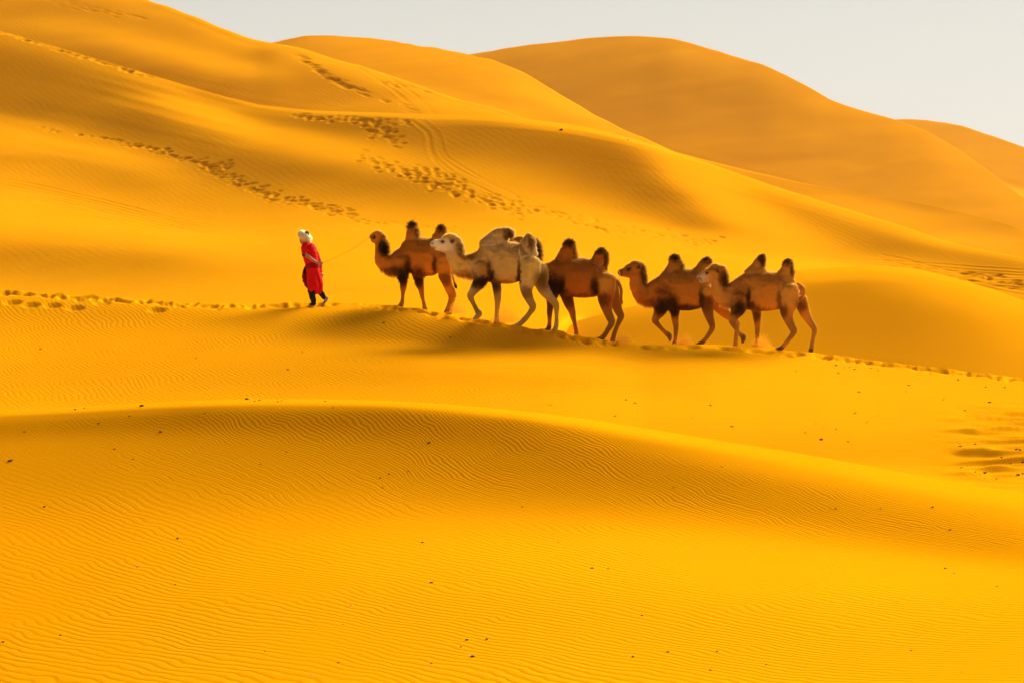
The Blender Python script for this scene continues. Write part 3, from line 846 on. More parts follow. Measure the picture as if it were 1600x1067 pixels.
def tube_part(name, parent, pts, r, mat, m=6):
    P = catmull(pts, 6); T = np.gradient(P, axis=0); T /= np.linalg.norm(T, axis=1, keepdims=True)+1e-9
    bm = bmesh.new(); rings = []
    for p, t in zip(P, T):
        a = np.cross(t, [0.31, .2, .93]); a /= np.linalg.norm(a)+1e-9; b = np.cross(t, a)
        th = np.linspace(0, 2*math.pi, m, endpoint=False)[:, None]
        rings.append(p+r*(np.cos(th)*a+np.sin(th)*b))
    ring_solid(bm, rings); bmesh.ops.recalc_face_normals(bm, faces=bm.faces)
    off = np.array(parent.location) if parent else np.zeros(3)
    me = bpy.data.meshes.new(name)
    for vv in bm.verts: vv.co -= Vector(off)
    bm.to_mesh(me); bm.free()
    for f in me.polygons: f.use_smooth = True
    me.materials.append(mat)
    return link(bpy.data.objects.new(name, me), parent)

# ------------------------------------------------------------------ camels
def crest_depth(px):
    g = BY['ridge_dune']; return float(np.interp(px, g['xs'], g['D'][-1]))

def settle(fr, leg, planted):
    """bring a leg's foot onto the sand: v of the low joints moves, less and less up to the hip"""
    leg = [list(j) for j in leg]
    if not planted: return leg
    u, v, ru, rl, w = leg[-1]
    P = fr.pt(u, v, w)
    gz = ground_z(P[0], P[1], 'ridge_dune')
    dv = (P[2]-ru*.72/fr.px-gz+.012)*fr.px
    v0, v1 = leg[0][1], leg[-1][1]
    for j in leg: j[1] += dv*max(0, (j[1]-v0)/(v1-v0))**1.6
    return leg

def make_camel(c):
    rng = np.random.default_rng(c['seed'])
    x0, y0, sc = c['view']
    uc = .5*(c['trunk'][0][0]+c['trunk'][-1][0])
    d = crest_depth(x0+uc/sc)+c.get('dd', -.1)
    fr = Frame(x0, y0, sc, d, math.radians(c['heading']), uc); c['fr'] = fr; fr.furtop = c['furline']+60; fr.faces = c['faces']
    bm = bmesh.new()
    trunk(bm, fr, c['trunk'])
    for s in c['sweeps']: sweep(bm, fr, s)
    for leg, planted in c['legs']:
        L = settle(fr, leg, planted)
        for j, k in ((0, 1.32), (1, 1.08)): L[j][4] *= k            # shoulders and haunches stand proud of the trunk
        sweep(bm, fr, L, m=14)
    for s in c['feet']:
        leg, planted = c['legs'][s[0]]
        L = settle(fr, leg, planted)
        du, dv = L[-1][0]-leg[-1][0], L[-1][1]-leg[-1][1]
        sweep(bm, fr, [(u+du, v+dv, ru, rl, w) for (u, v, ru, rl, w) in s[1]], m=12)
    me = remeshed(bm, .017, 3, .5)
    # coat relief
    nv = len(me.vertices); co = np.empty(nv*3, np.float32); no = np.empty(nv*3, np.float32)
    me.vertices.foreach_get('co', co); me.vertex_normals.foreach_get('vector', no)
    co, no = co.reshape(-1, 3).astype(float), no.reshape(-1, 3).astype(float)
    u, v, w = fr.inv(co)
    amp = np.clip((c['furline']-v)/120, .12, 1)[:, None]
    nz = vnoise(co[:, 0]*7+co[:, 1]*3, co[:, 2]*7, c['seed'])*.022+vnoise(co[:, 0]*19+co[:, 1]*9, co[:, 2]*17, c['seed']+3)*.013
    mus = .030*vnoise(u/75, v/95, c['seed']+7)+.016*vnoise(u/30, v/42, c['seed']+8)
    co = co+no*(nz[:, None]*amp+mus[:, None]*np.clip(amp*1.3, .25, 1))
    root = bpy.data.objects.new('camel', None); COL.objects.link(root)
    ft = fr.pt(uc, c['foot_v']); root.location = ft
    root.empty_display_size = .3
    tag(root, c['label'], 'camel', 'Bactrian camels walking in a line along the sand ridge')
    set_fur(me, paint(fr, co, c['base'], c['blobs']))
    me.vertices.foreach_set('co', co.reshape(-1).astype(np.float32)); me.update()
    strands('coat', root, fr, me, c['base'], c['blobs'], 30000, .045, .011, rng, droop=.4, gain=1.0, kind='stuff', rim_blond=.75, crest=4.0)
    for nm, zones, cnt, ln, dr in c['tufts']:
        strands(nm, root, fr, me, c['base'], c['blobs'], cnt, ln, .013, rng, zone=zones, droop=dr, gain=1.1, kind='stuff', rim_blond=.4)
    me2 = me; co2 = co-np.array(root.location)
    me2.vertices.foreach_set('co', co2.reshape(-1).astype(np.float32)); me2.update()
    me2.name = 'body'; me2.materials.clear(); me2.materials.append(FUR)
    link(bpy.data.objects.new('body', me2), root)
    for (u, v, w, r) in c['eyes']:
        ellipsoid_part('eye', root, fr.pt(u, v, w), (r, r*.7, r*.85), EYE)
    for (u, v, w, r) in c.get('nostrils', []):
        ellipsoid_part('nostril', root, fr.pt(u, v, w), (r*1.1, r*.6, r*.7), EYE, 8)
    for nm, pts, r, mat in c.get('cords', []):
        tube_part(nm, root, [fr.pt(*p) for p in pts], r, mat)
    c['frame'] = fr
    return root

def head_parts(muzzle, brow, poll, jaw_r, w=0.0):
    return None

DK = (.016, .006, .002); DK2 = (.052, .020, .005)
CAMELS = []
# 1: leading camel, nose raised
CAMELS.append(dict(seed=3, faces=[(90, 205, 60, 75)], view=(570, 340, 6.67), heading=3, furline=700, foot_v=950, dd=1.1,
 label='leading reddish brown camel with raised nose on the rope behind the walking man',
 base=(.42, .155, .012),
 trunk=[(325, 430, 540, .10), (360, 330, 560, .21), (410, 262, 572, .30), (480, 215, 585, .36), (560, 212, 605, .41), (640, 222, 612, .42), (720, 235, 600, .40), (790, 255, 585, .36), (850, 300, 570, .28), (895, 370, 520, .17)],
 sweeps=[
  [(500, 270, 85, .17, 0), (497, 200, 66, .14, 0), (494, 140, 54, .10, 0), (492, 85, 46, .075, 0), (490, 58, 30, .045, 0)],
  [(765, 280, 95, .17, 0), (775, 210, 72, .14, 0), (790, 150, 55, .10, 0), (798, 112, 38, .07, 0), (801, 96, 22, .04, 0)],
  [(440, 420, 125, .20, 0), (350, 470, 112, .18, 0), (275, 492, 100, .155, 0), (205, 465, 88, .135, 0), (172, 400, 76, .115, 0), (168, 320, 72, .105, -.02), (165, 250, 62, .10, -.04)],
  [(170, 240, 62, .11, -.03), (140, 195, 55, .11, -.05), (108, 190, 42, .09, -.10), (80, 200, 30, .065, -.16), (62, 206, 22, .05, -.20)],
  [(120, 240, 45, .09, -.05), (90, 240, 28, .06, -.12), (72, 225, 16, .045, -.18)],
  [(188, 205, 12, .018, .06), (200, 190, 16, .02, .09), (212, 180, 8, .012, .11)],
  [(120, 150, 12, .02, -.16), (128, 138, 12, .02, -.19)],
  [(900, 500, 16, .03, 0), (912, 580, 13, .022, 0), (925, 650, 12, .02, 0), (945, 715, 15, .024, 0), (960, 742, 10, .018, 0)]],
 legs=[
  ([(400, 440, 88, .13, .20), (393, 540, 66, .11, .24), (395, 620, 60, .10, .24), (402, 690, 38, .075, .23), (400, 748, 33, .068, .23), (397, 800, 22, .048, .23), (393, 870, 20, .046, .23), (388, 915, 24, .055, .23), (378, 942, 30, .085, .23)], True),
  ([(520, 500, 75, .12, -.20), (545, 590, 54, .10, -.22), (565, 670, 46, .085, -.22), (588, 740, 34, .072, -.22), (594, 785, 29, .065, -.22), (608, 850, 19, .046, -.22), (620, 905, 22, .05, -.22), (628, 950, 28, .085, -.22)], True),
  ([(825, 420, 95, .16, .17), (830, 520, 82, .14, .22), (838, 610, 66, .11, .24), (868, 690, 46, .085, .23), (908, 755, 36, .072, .22), (928, 790, 31, .065, .22), (912, 860, 21, .048, .22), (895, 930, 24, .055, .22), (872, 975, 28, .085, .22)], True),
  ([(850, 450, 80, .14, -.16), (850, 560, 65, .11, -.2), (850, 640, 52, .09, -.22), (870, 720, 36, .07, -.22), (898, 785, 28, .06, -.22), (876, 850, 20, .046, -.22), (848, 910, 22, .05, -.22), (830, 940, 24, .08, -.22)], True)],
 feet=[(0, [(388, 938, 22, .085, .23), (352, 948, 14, .075, .23)]), (1, [(635, 945, 22, .085, -.22), (600, 962, 14, .075, -.22)]),
       (2, [(890, 970, 22, .085, .22), (840, 990, 14, .075, .22)]), (3, [(835, 935, 20, .08, -.22), (808, 945, 12, .07, -.22)])],
 blobs=[(560, 400, 190, 130, (.40, .145, .020), .6), (385, 360, 70, 90, (.33, .115, .016), .6),
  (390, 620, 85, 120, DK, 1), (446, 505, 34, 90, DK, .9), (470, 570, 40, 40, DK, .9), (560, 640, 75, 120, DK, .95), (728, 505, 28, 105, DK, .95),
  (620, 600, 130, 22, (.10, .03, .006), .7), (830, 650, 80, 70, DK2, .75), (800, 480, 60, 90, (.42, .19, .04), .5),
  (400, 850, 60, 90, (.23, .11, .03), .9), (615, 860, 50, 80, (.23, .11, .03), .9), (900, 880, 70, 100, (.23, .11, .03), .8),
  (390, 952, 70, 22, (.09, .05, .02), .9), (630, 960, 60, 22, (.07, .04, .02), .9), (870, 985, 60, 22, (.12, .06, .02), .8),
  (492, 62, 65, 45, DK2, 1), (550, 150, 24, 70, DK2, .7), (800, 100, 48, 48, DK2, .95), (830, 170, 22, 70, DK2, .6),
  (190, 310, 52, 90, DK, .95), (215, 350, 34, 50, DK, .9), (240, 570, 110, 34, (.12, .04, .008), .75), (310, 540, 40, 40, DK2, .5),
  (108, 160, 36, 34, (.42, .20, .06), .7), (205, 190, 18, 18, DK, .8), (97, 208, 20, 22, DK, .9), (60, 205, 22, 20, (.16, .08, .03), .7), (945, 720, 25, 40, DK, 1)],
 tufts=[('hump_tuft', [(492, 75, 62, 60), (555, 150, 25, 50)], 900, .085, .1), ('hump_tuft', [(800, 125, 50, 55)], 700, .075, .1),
        ('mane', [(200, 310, 62, 95)], 1100, .10, .5), ('throat_fringe', [(240, 560, 120, 50)], 700, .085, .9), ('forearm_hair', [(392, 600, 80, 110), (560, 640, 70, 100)], 900, .06, .8)],
 eyes=[(97, 208, -.03, .026)], nostrils=[],
 cords=[('nose_peg', [(38, 205, -.2), (62, 205, -.2)], .012, PALE_WOOD)]))

# 2: pale camel
CAMELS.append(dict(seed=5, faces=[(150, 245, 105, 75)], view=(660, 340, 5.617), heading=5, furline=600, foot_v=960, dd=.3,
 label='pale beige camel with white face and rounded drooping front hump',
 base=(.46, .325, .165),
 trunk=[(470, 350, 500, .12), (500, 270, 540, .22), (550, 225, 560, .31), (620, 205, 572, .37), (700, 212, 582, .41), (780, 222, 580, .42), (860, 240, 560, .40), (930, 290, 545, .37), (990, 345, 520, .30), (1035, 410, 500, .17)],
 sweeps=[
  [(650, 260, 130, .22, 0), (670, 195, 100, .18, 0), (700, 150, 66, .14, 0), (738, 135, 46, .11, 0), (768, 148, 40, .08, 0), (780, 168, 24, .05, 0)],
  [(600, 270, 110, .2, 0), (640, 190, 72, .15, 0), (690, 140, 44, .11, 0)],
  [(920, 320, 92, .19, 0), (928, 250, 74, .16, 0), (932, 200, 56, .12, 0), (930, 170, 36, .08, 0), (926, 158, 20, .05, 0)],
  [(560, 400, 125, .2, 0), (470, 418, 108, .18, 0), (395, 432, 98, .155, 0), (325, 410, 88, .135, 0), (285, 350, 78, .12, 0), (285, 280, 74, .11, 0), (280, 235, 66, .105, 0)],
  [(300, 245, 70, .10, 0), (255, 225, 72, .11, 0), (205, 232, 60, .10, 0), (150, 238, 46, .08, 0), (110, 238, 36, .07, 0), (88, 240, 28, .06, 0)],
  [(235, 268, 44, .075, 0), (160, 272, 28, .055, 0), (105, 262, 22, .05, 0), (86, 262, 14, .045, 0)],
  [(215, 175, 24, .06, 0), (245, 165, 24, .07, 0), (285, 178, 24, .06, 0)],
  [(252, 225, 13, .018, .10), (260, 208, 16, .02, .135), (268, 196, 8, .012, .15)],
  [(240, 190, 12, .018, -.10), (246, 172, 14, .02, -.13)],
  [(1040, 415, 18, .03, 0), (1078, 445, 15, .025, 0), (1100, 495, 13, .022, 0), (1098, 550, 12, .02, 0), (1085, 590, 12, .02, 0)]],
 legs=[
  ([(540, 430, 90, .13, .20), (520, 530, 68, .11, .25), (482, 600, 50, .095, .25), (445, 650, 38, .08, .25), (422, 690, 32, .068, .25), (445, 750, 22, .048, .25), (470, 800, 21, .046, .25), (482, 828, 22, .05, .25)], False),
  ([(610, 470, 70, .11, -.20), (645, 560, 46, .09, -.22), (656, 630, 40, .08, -.22), (660, 700, 32, .068, -.22), (660, 730, 28, .062, -.22), (655, 800, 20, .046, -.22), (653, 850, 22, .05, -.22), (655, 882, 24, .08, -.22)], True),
  ([(945, 400, 98, .16, .17), (942, 500, 90, .14, .22), (915, 590, 68, .11, .24), (915, 660, 50, .088, .23), (945, 740, 37, .072, .22), (970, 795, 32, .065, .22), (940, 855, 22, .048, .22), (890, 920, 23, .052, .22), (848, 958, 22, .08, .22)], True),
  ([(980, 430, 80, .13, -.14), (1030, 540, 66, .11, -.2), (1060, 620, 54, .09, -.22), (1110, 690, 42, .075, -.22), (1160, 745, 32, .065, -.22), (1176, 785, 28, .06, -.22), (1178, 860, 19, .046, -.22), (1176, 940, 22, .05, -.22), (1166, 980, 26, .08, -.22)], True)],
 feet=[(0, [(484, 825, 21, .055, .25), (500, 845, 26, .08, .25), (478, 870, 22, .08, .25), (452, 888, 12, .07, .25)]),
       (1, [(662, 880, 20, .08, -.22), (632, 890, 13, .07, -.22)]), (2, [(860, 955, 20, .08, .22), (800, 968, 12, .075, .22)]), (3, [(1172, 978, 20, .08, -.22), (1135, 995, 13, .075, -.22)])],
 blobs=[(720, 380, 190, 140, (.45, .315, .16), .6), (950, 460, 95, 130, (.50, .40, .26), .85), (1000, 520, 40, 60, (.34, .25, .15), .6), (900, 470, 30, 50, (.40, .30, .18), .5), (540, 470, 75, 80, (.24, .09, .016), .75), (520, 380, 60, 90, (.40, .24, .09), .6),
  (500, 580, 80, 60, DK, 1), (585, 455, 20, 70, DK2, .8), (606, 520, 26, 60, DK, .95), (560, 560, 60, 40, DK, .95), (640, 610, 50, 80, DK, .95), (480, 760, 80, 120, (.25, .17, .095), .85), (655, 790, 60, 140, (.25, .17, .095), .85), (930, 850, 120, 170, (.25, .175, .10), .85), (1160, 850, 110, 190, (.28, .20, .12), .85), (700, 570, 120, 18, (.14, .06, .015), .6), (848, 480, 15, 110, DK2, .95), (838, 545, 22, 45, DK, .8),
  (440, 720, 60, 60, (.30, .19, .10), .9), (470, 800, 40, 50, (.20, .13, .08), .8), (655, 780, 44, 80, (.36, .25, .14), .9), (950, 760, 90, 120, (.30, .19, .09), .8), (910, 660, 60, 50, (.13, .07, .03), .8),
  (1150, 850, 90, 140, (.36, .27, .17), .8), (1060, 560, 70, 90, (.10, .055, .025), .9), (1095, 500, 20, 90, (.24, .15, .07), .8), (830, 965, 60, 16, (.55, .48, .38), .7),
  (755, 155, 45, 44, DK2, .95), (700, 130, 60, 40, (.36, .22, .09), .5), (960, 220, 30, 80, (.12, .05, .012), .85), (925, 165, 50, 30, (.30, .17, .06), .6), (870, 250, 40, 60, (.40, .26, .12), .5),
  (340, 280, 36, 70, (.22, .13, .06), .85), (400, 350, 70, 34, (.22, .09, .02), .85), (480, 290, 50, 60, (.34, .16, .04), .7), (330, 430, 110, 90, (.58, .40, .18), .8), (360, 515, 100, 24, (.26, .13, .04), .7),
  (150, 245, 95, 55, (.66, .60, .54), 1), (225, 240, 40, 50, (.62, .52, .42), .9), (230, 170, 60, 26, (.60, .46, .28), .8), (258, 210, 20, 22, DK, .9), (180, 212, 18, 16, (.06, .04, .03), .9), (92, 232, 14, 12, (.05, .035, .03), .9), (90, 268, 24, 12, (.16, .11, .09), .8)],
 tufts=[('hump_tuft', [(755, 150, 52, 56)], 900, .06, .4), ('hump_tuft', [(940, 200, 55, 70)], 900, .05, .2),
        ('mane', [(340, 270, 50, 90), (390, 345, 60, 30)], 1300, .075, .5), ('throat_fringe', [(360, 500, 120, 50)], 800, .085, .9), ('forelock', [(245, 170, 60, 26)], 350, .055, .2), ('forearm_hair', [(500, 580, 70, 60)], 400, .05, .8)],
 eyes=[(180, 212, .095, .026), (180, 212, -.095, .026)], nostrils=[(92, 232, .045, .016)],
 cords=[('flank_cord', [(848, 270, .30), (852, 320, .41), (866, 365, .43)], .009, PALE_WOOD), ('flank_cord', [(866, 365, .43), (900, 340, .40), (940, 330, .36)], .007, PALE_WOOD)]))

# 3: dark rusty camel whose head is behind camel 2
CAMELS.append(dict(seed=7, faces=[(140, 150, 70, 40)], view=(780, 350, 5.336), heading=6, furline=620, foot_v=930, dd=1.2,
 label='dark rust brown camel with pale rump, its head hidden behind the pale camel',
 base=(.31, .098, .008),
 trunk=[(395, 400, 500, .12), (425, 340, 540, .22), (470, 300, 575, .31), (540, 285, 598, .38), (620, 285, 612, .41), (700, 292, 618, .42), (780, 305, 612, .39), (850, 350, 590, .34), (910, 400, 570, .27), (950, 450, 540, .16)],
 sweeps=[
  [(560, 340, 115, .2, 0), (570, 265, 84, .16, 0), (582, 205, 58, .11, 0), (582, 160, 46, .08, 0), (580, 143, 26, .045, 0)],
  [(825, 370, 85, .18, 0), (838, 300, 68, .14, 0), (850, 250, 50, .10, 0), (850, 222, 34, .07, 0), (848, 212, 18, .04, 0)],
  [(500, 420, 120, .2, 0), (410, 440, 105, .18, 0), (340, 440, 92, .155, 0), (290, 390, 80, .135, 0), (280, 310, 70, .115, 0), (290, 230, 62, .105, 0), (280, 185, 54, .10, 0)],
  [(285, 180, 56, .10, 0), (240, 158, 52, .10, 0), (180, 150, 36, .085, 0), (125, 146, 28, .07, 0), (98, 146, 20, .06, 0)],
  [(225, 195, 36, .075, 0), (150, 175, 22, .055, 0), (105, 165, 14, .045, 0)],
  [(232, 140, 12, .018, .09), (240, 122, 15, .02, .12)],
  [(945, 470, 18, .03, 0), (990, 492, 15, .025, 0), (1016, 545, 13, .022, 0), (1018, 610, 12, .02, 0), (1020, 655, 11, .018, 0), (1028, 670, 5, .01, 0)]],
 legs=[
  ([(460, 460, 80, .12, .19), (445, 560, 60, .10, .23), (432, 630, 42, .085, .23), (424, 690, 29, .065, .23), (420, 730, 25, .06, .23), (420, 790, 18, .045, .23), (416, 840, 21, .05, .23), (408, 864, 22, .08, .23)], True),
  ([(540, 500, 75, .12, -.18), (560, 590, 54, .095, -.22), (588, 670, 42, .08, -.22), (610, 730, 30, .066, -.22), (614, 755, 27, .06, -.22), (630, 820, 18, .045, -.22), (642, 875, 20, .05, -.22), (644, 900, 22, .08, -.22)], True),
  ([(885, 460, 88, .16, .17), (890, 560, 78, .14, .21), (885, 640, 62, .11, .23), (900, 720, 44, .082, .22), (925, 790, 34, .07, .22), (938, 830, 29, .062, .22), (905, 890, 21, .047, .22), (875, 940, 22, .05, .22), (852, 965, 20, .08, .22)], True),
  ([(920, 490, 70, .13, -.15), (950, 590, 56, .10, -.2), (970, 660, 46, .085, -.22), (1000, 725, 34, .07, -.22), (1015, 758, 29, .062, -.22), (985, 825, 20, .046, -.22), (958, 890, 21, .05, -.22), (948, 945, 20, .06, -.22)], True)],
 feet=[(0, [(415, 860, 20, .08, .23), (378, 872, 12, .075, .23)]), (1, [(648, 898, 18, .08, -.22), (624, 906, 12, .075, -.22)]), (2, [(862, 960, 20, .08, .22), (808, 972, 12, .075, .22)]), (3, [(946, 920, 22, .07, -.22), (938, 960, 18, .075, -.22)])],
 blobs=[(680, 430, 200, 150, (.31, .105, .014), .6), (885, 490, 70, 80, (.42, .22, .06), .9), (450, 520, 85, 130, DK, 1), (522, 520, 26, 90, DK, .95), (520, 580, 50, 40, DK, .9), (560, 640, 70, 70, DK2, .9), (425, 700, 40, 90, DK2, .8),
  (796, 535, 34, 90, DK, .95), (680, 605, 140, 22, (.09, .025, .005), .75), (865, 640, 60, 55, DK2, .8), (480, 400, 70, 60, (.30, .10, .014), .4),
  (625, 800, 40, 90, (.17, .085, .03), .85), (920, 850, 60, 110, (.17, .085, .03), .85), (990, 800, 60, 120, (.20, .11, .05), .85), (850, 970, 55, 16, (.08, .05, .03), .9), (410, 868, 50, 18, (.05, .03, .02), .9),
  (580, 152, 58, 44, DK2, 1), (640, 220, 26, 75, DK2, .8), (850, 222, 56, 30, DK2, .95), (892, 290, 20, 90, DK2, .85), (318, 220, 50, 110, DK2, .9), (500, 300, 60, 50, (.26, .085, .012), .6),
  (140, 130, 60, 16, (.16, .09, .04), .6), (120, 165, 60, 20, (.45, .32, .2), .6), (195, 140, 14, 12, DK, .9), (1000, 540, 40, 90, (.24, .12, .04), .8)],
 tufts=[('hump_tuft', [(580, 155, 60, 50), (640, 220, 26, 60)], 900, .07, .1), ('hump_tuft', [(850, 225, 55, 40), (893, 290, 20, 70)], 800, .06, .1), ('mane', [(320, 210, 50, 110)], 1100, .09, .4), ('forearm_hair', [(450, 560, 70, 80)], 400, .05, .8), ('tail_tuft', [(1022, 655, 16, 30)], 120, .07, 1.0)],
 eyes=[(190, 138, .088, .026), (190, 138, -.088, .026)],
 cords=[('flank_cord', [(815, 400, .33), (830, 360, .34), (870, 330, .28)], .006, CORD)]))

# 4: brown camel with a dark belly
CAMELS.append(dict(seed=9, faces=[(150, 268, 85, 55)], view=(950, 380, 5.93), heading=2, furline=640, foot_v=930, dd=1.2,
 label='brown camel with black belly and legs, thin cord hanging from its mouth',
 base=(.37, .145, .014),
 trunk=[(425, 440, 580, .11), (455, 350, 590, .21), (500, 285, 598, .30), (570, 240, 605, .37), (650, 238, 618, .41), (740, 245, 626, .41), (820, 255, 612, .38), (890, 275, 590, .34), (950, 320, 570, .27), (1000, 390, 540, .16)],
 sweeps=[
  [(610, 300, 110, .19, 0), (618, 225, 78, .15, 0), (618, 165, 55, .10, 0), (616, 128, 40, .07, 0), (616, 116, 22, .04, 0)],
  [(870, 310, 100, .18, 0), (890, 240, 76, .14, 0), (906, 185, 54, .10, 0), (916, 155, 38, .07, 0), (920, 145, 20, .04, 0)],
  [(540, 420, 125, .2, 0), (445, 462, 118, .18, 0), (370, 480, 108, .16, 0), (300, 440, 92, .135, 0), (275, 370, 82, .115, 0), (285, 300, 72, .105, 0), (290, 260, 62, .10, 0)],
  [(305, 250, 62, .10, 0), (262, 232, 60, .105, 0), (210, 245, 48, .095, 0), (155, 265, 38, .075, 0), (118, 272, 30, .065, 0), (104, 275, 24, .055, 0)],
  [(240, 290, 44, .075, 0), (175, 292, 26, .055, 0), (120, 292, 18, .05, 0), (106, 294, 12, .045, 0)],
  [(225, 185, 18, .05, 0), (245, 180, 18, .06, 0), (270, 190, 18, .05, 0)],
  [(272, 240, 13, .018, .10), (280, 222, 16, .02, .13), (288, 208, 8, .012, .145)],
  [(250, 205, 12, .018, -.10), (256, 188, 13, .02, -.13)],
  [(1000, 430, 18, .03, 0), (1040, 470, 14, .025, 0), (1060, 530, 12, .022, 0)]],
 legs=[
  ([(520, 480, 88, .13, .20), (500, 580, 72, .11, .25), (470, 650, 50, .095, .25), (442, 695, 36, .075, .25), (438, 722, 31, .066, .25), (480, 775, 22, .048, .25), (518, 815, 20, .046, .25), (542, 838, 22, .05, .25)], False),
  ([(600, 530, 66, .11, -.20), (616, 620, 48, .092, -.22), (622, 690, 36, .078, -.22), (630, 750, 28, .064, -.22), (630, 780, 24, .058, -.22), (626, 845, 18, .045, -.22), (620, 890, 22, .05, -.22), (608, 918, 22, .08, -.22)], True),
  ([(915, 440, 92, .16, .17), (920, 540, 74, .13, .21), (928, 620, 54, .10, .23), (945, 690, 38, .078, .22), (965, 745, 30, .065, .22), (960, 785, 26, .058, .22), (920, 845, 20, .047, .22), (880, 890, 22, .05, .22), (845, 914, 20, .08, .22)], True),
  ([(960, 470, 80, .14, -.15), (1030, 580, 60, .10, -.2), (1090, 640, 46, .085, -.22), (1160, 690, 34, .07, -.22), (1198, 725, 28, .06, -.22), (1190, 790, 20, .046, -.22), (1185, 860, 21, .05, -.22), (1180, 905, 22, .08, -.22)], True)],
 feet=[(0, [(544, 835, 22, .055, .25), (566, 855, 26, .08, .25), (574, 880, 20, .08, .25), (574, 902, 10, .06, .25)]), (1, [(612, 912, 22, .08, -.22), (568, 930, 12, .075, -.22)]), (2, [(858, 908, 20, .08, .22), (806, 922, 12, .075, .22)]), (3, [(1184, 900, 20, .08, -.22), (1155, 912, 12, .075, -.22)])],
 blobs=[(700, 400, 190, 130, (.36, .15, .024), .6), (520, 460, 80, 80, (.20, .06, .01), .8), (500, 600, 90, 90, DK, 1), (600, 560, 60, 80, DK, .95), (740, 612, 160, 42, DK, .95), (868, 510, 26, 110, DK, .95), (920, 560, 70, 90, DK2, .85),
  (925, 430, 60, 55, (.45, .27, .1), .7), (620, 640, 50, 60, DK, .9), (950, 720, 60, 110, (.12, .06, .025), .8), (900, 860, 70, 80, (.20, .11, .05), .8), (470, 745, 60, 60, (.17, .08, .03), .85), (625, 800, 40, 80, (.16, .09, .04), .85), (1190, 820, 50, 110, (.26, .15, .06), .8),
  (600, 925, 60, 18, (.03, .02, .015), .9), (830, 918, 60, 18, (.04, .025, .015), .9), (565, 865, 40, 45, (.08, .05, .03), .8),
  (616, 120, 58, 50, DK2, 1), (690, 200, 28, 55, DK2, .8), (920, 145, 60, 26, DK2, .95), (958, 190, 18, 70, DK2, .7), (345, 300, 52, 90, (.09, .03, .007), .95), (400, 560, 60, 40, (.14, .045, .008), .6), (280, 520, 70, 60, (.22, .075, .012), .6), (270, 380, 40, 70, (.36, .17, .04), .5),
  (160, 265, 70, 45, (.17, .085, .035), .8), (110, 275, 28, 24, (.07, .04, .025), .85), (240, 185, 50, 22, (.44, .28, .13), .7), (282, 225, 20, 22, DK, .85), (192, 240, 20, 18, DK, .85)],
 tufts=[('hump_tuft', [(618, 130, 60, 55), (690, 205, 28, 40)], 900, .075, .1), ('hump_tuft', [(920, 160, 58, 45)], 700, .06, .1), ('mane', [(350, 290, 55, 90)], 1100, .08, .5), ('throat_fringe', [(330, 565, 110, 50)], 600, .06, .9), ('forelock', [(245, 185, 50, 22)], 250, .045, .1), ('forearm_hair', [(500, 600, 80, 80), (620, 640, 50, 50)], 600, .055, .8)],
 eyes=[(192, 240, .092, .026), (192, 240, -.092, .026)], nostrils=[(108, 268, .04, .016)],
 cords=[('nose_cord', [(106, 268, .06), (112, 300, .07), (110, 330, .07), (111, 390, .07)], .006, PALE_WOOD), ('nose_peg', [(100, 258, .06), (112, 285, .08)], .010, PALE_WOOD)]))

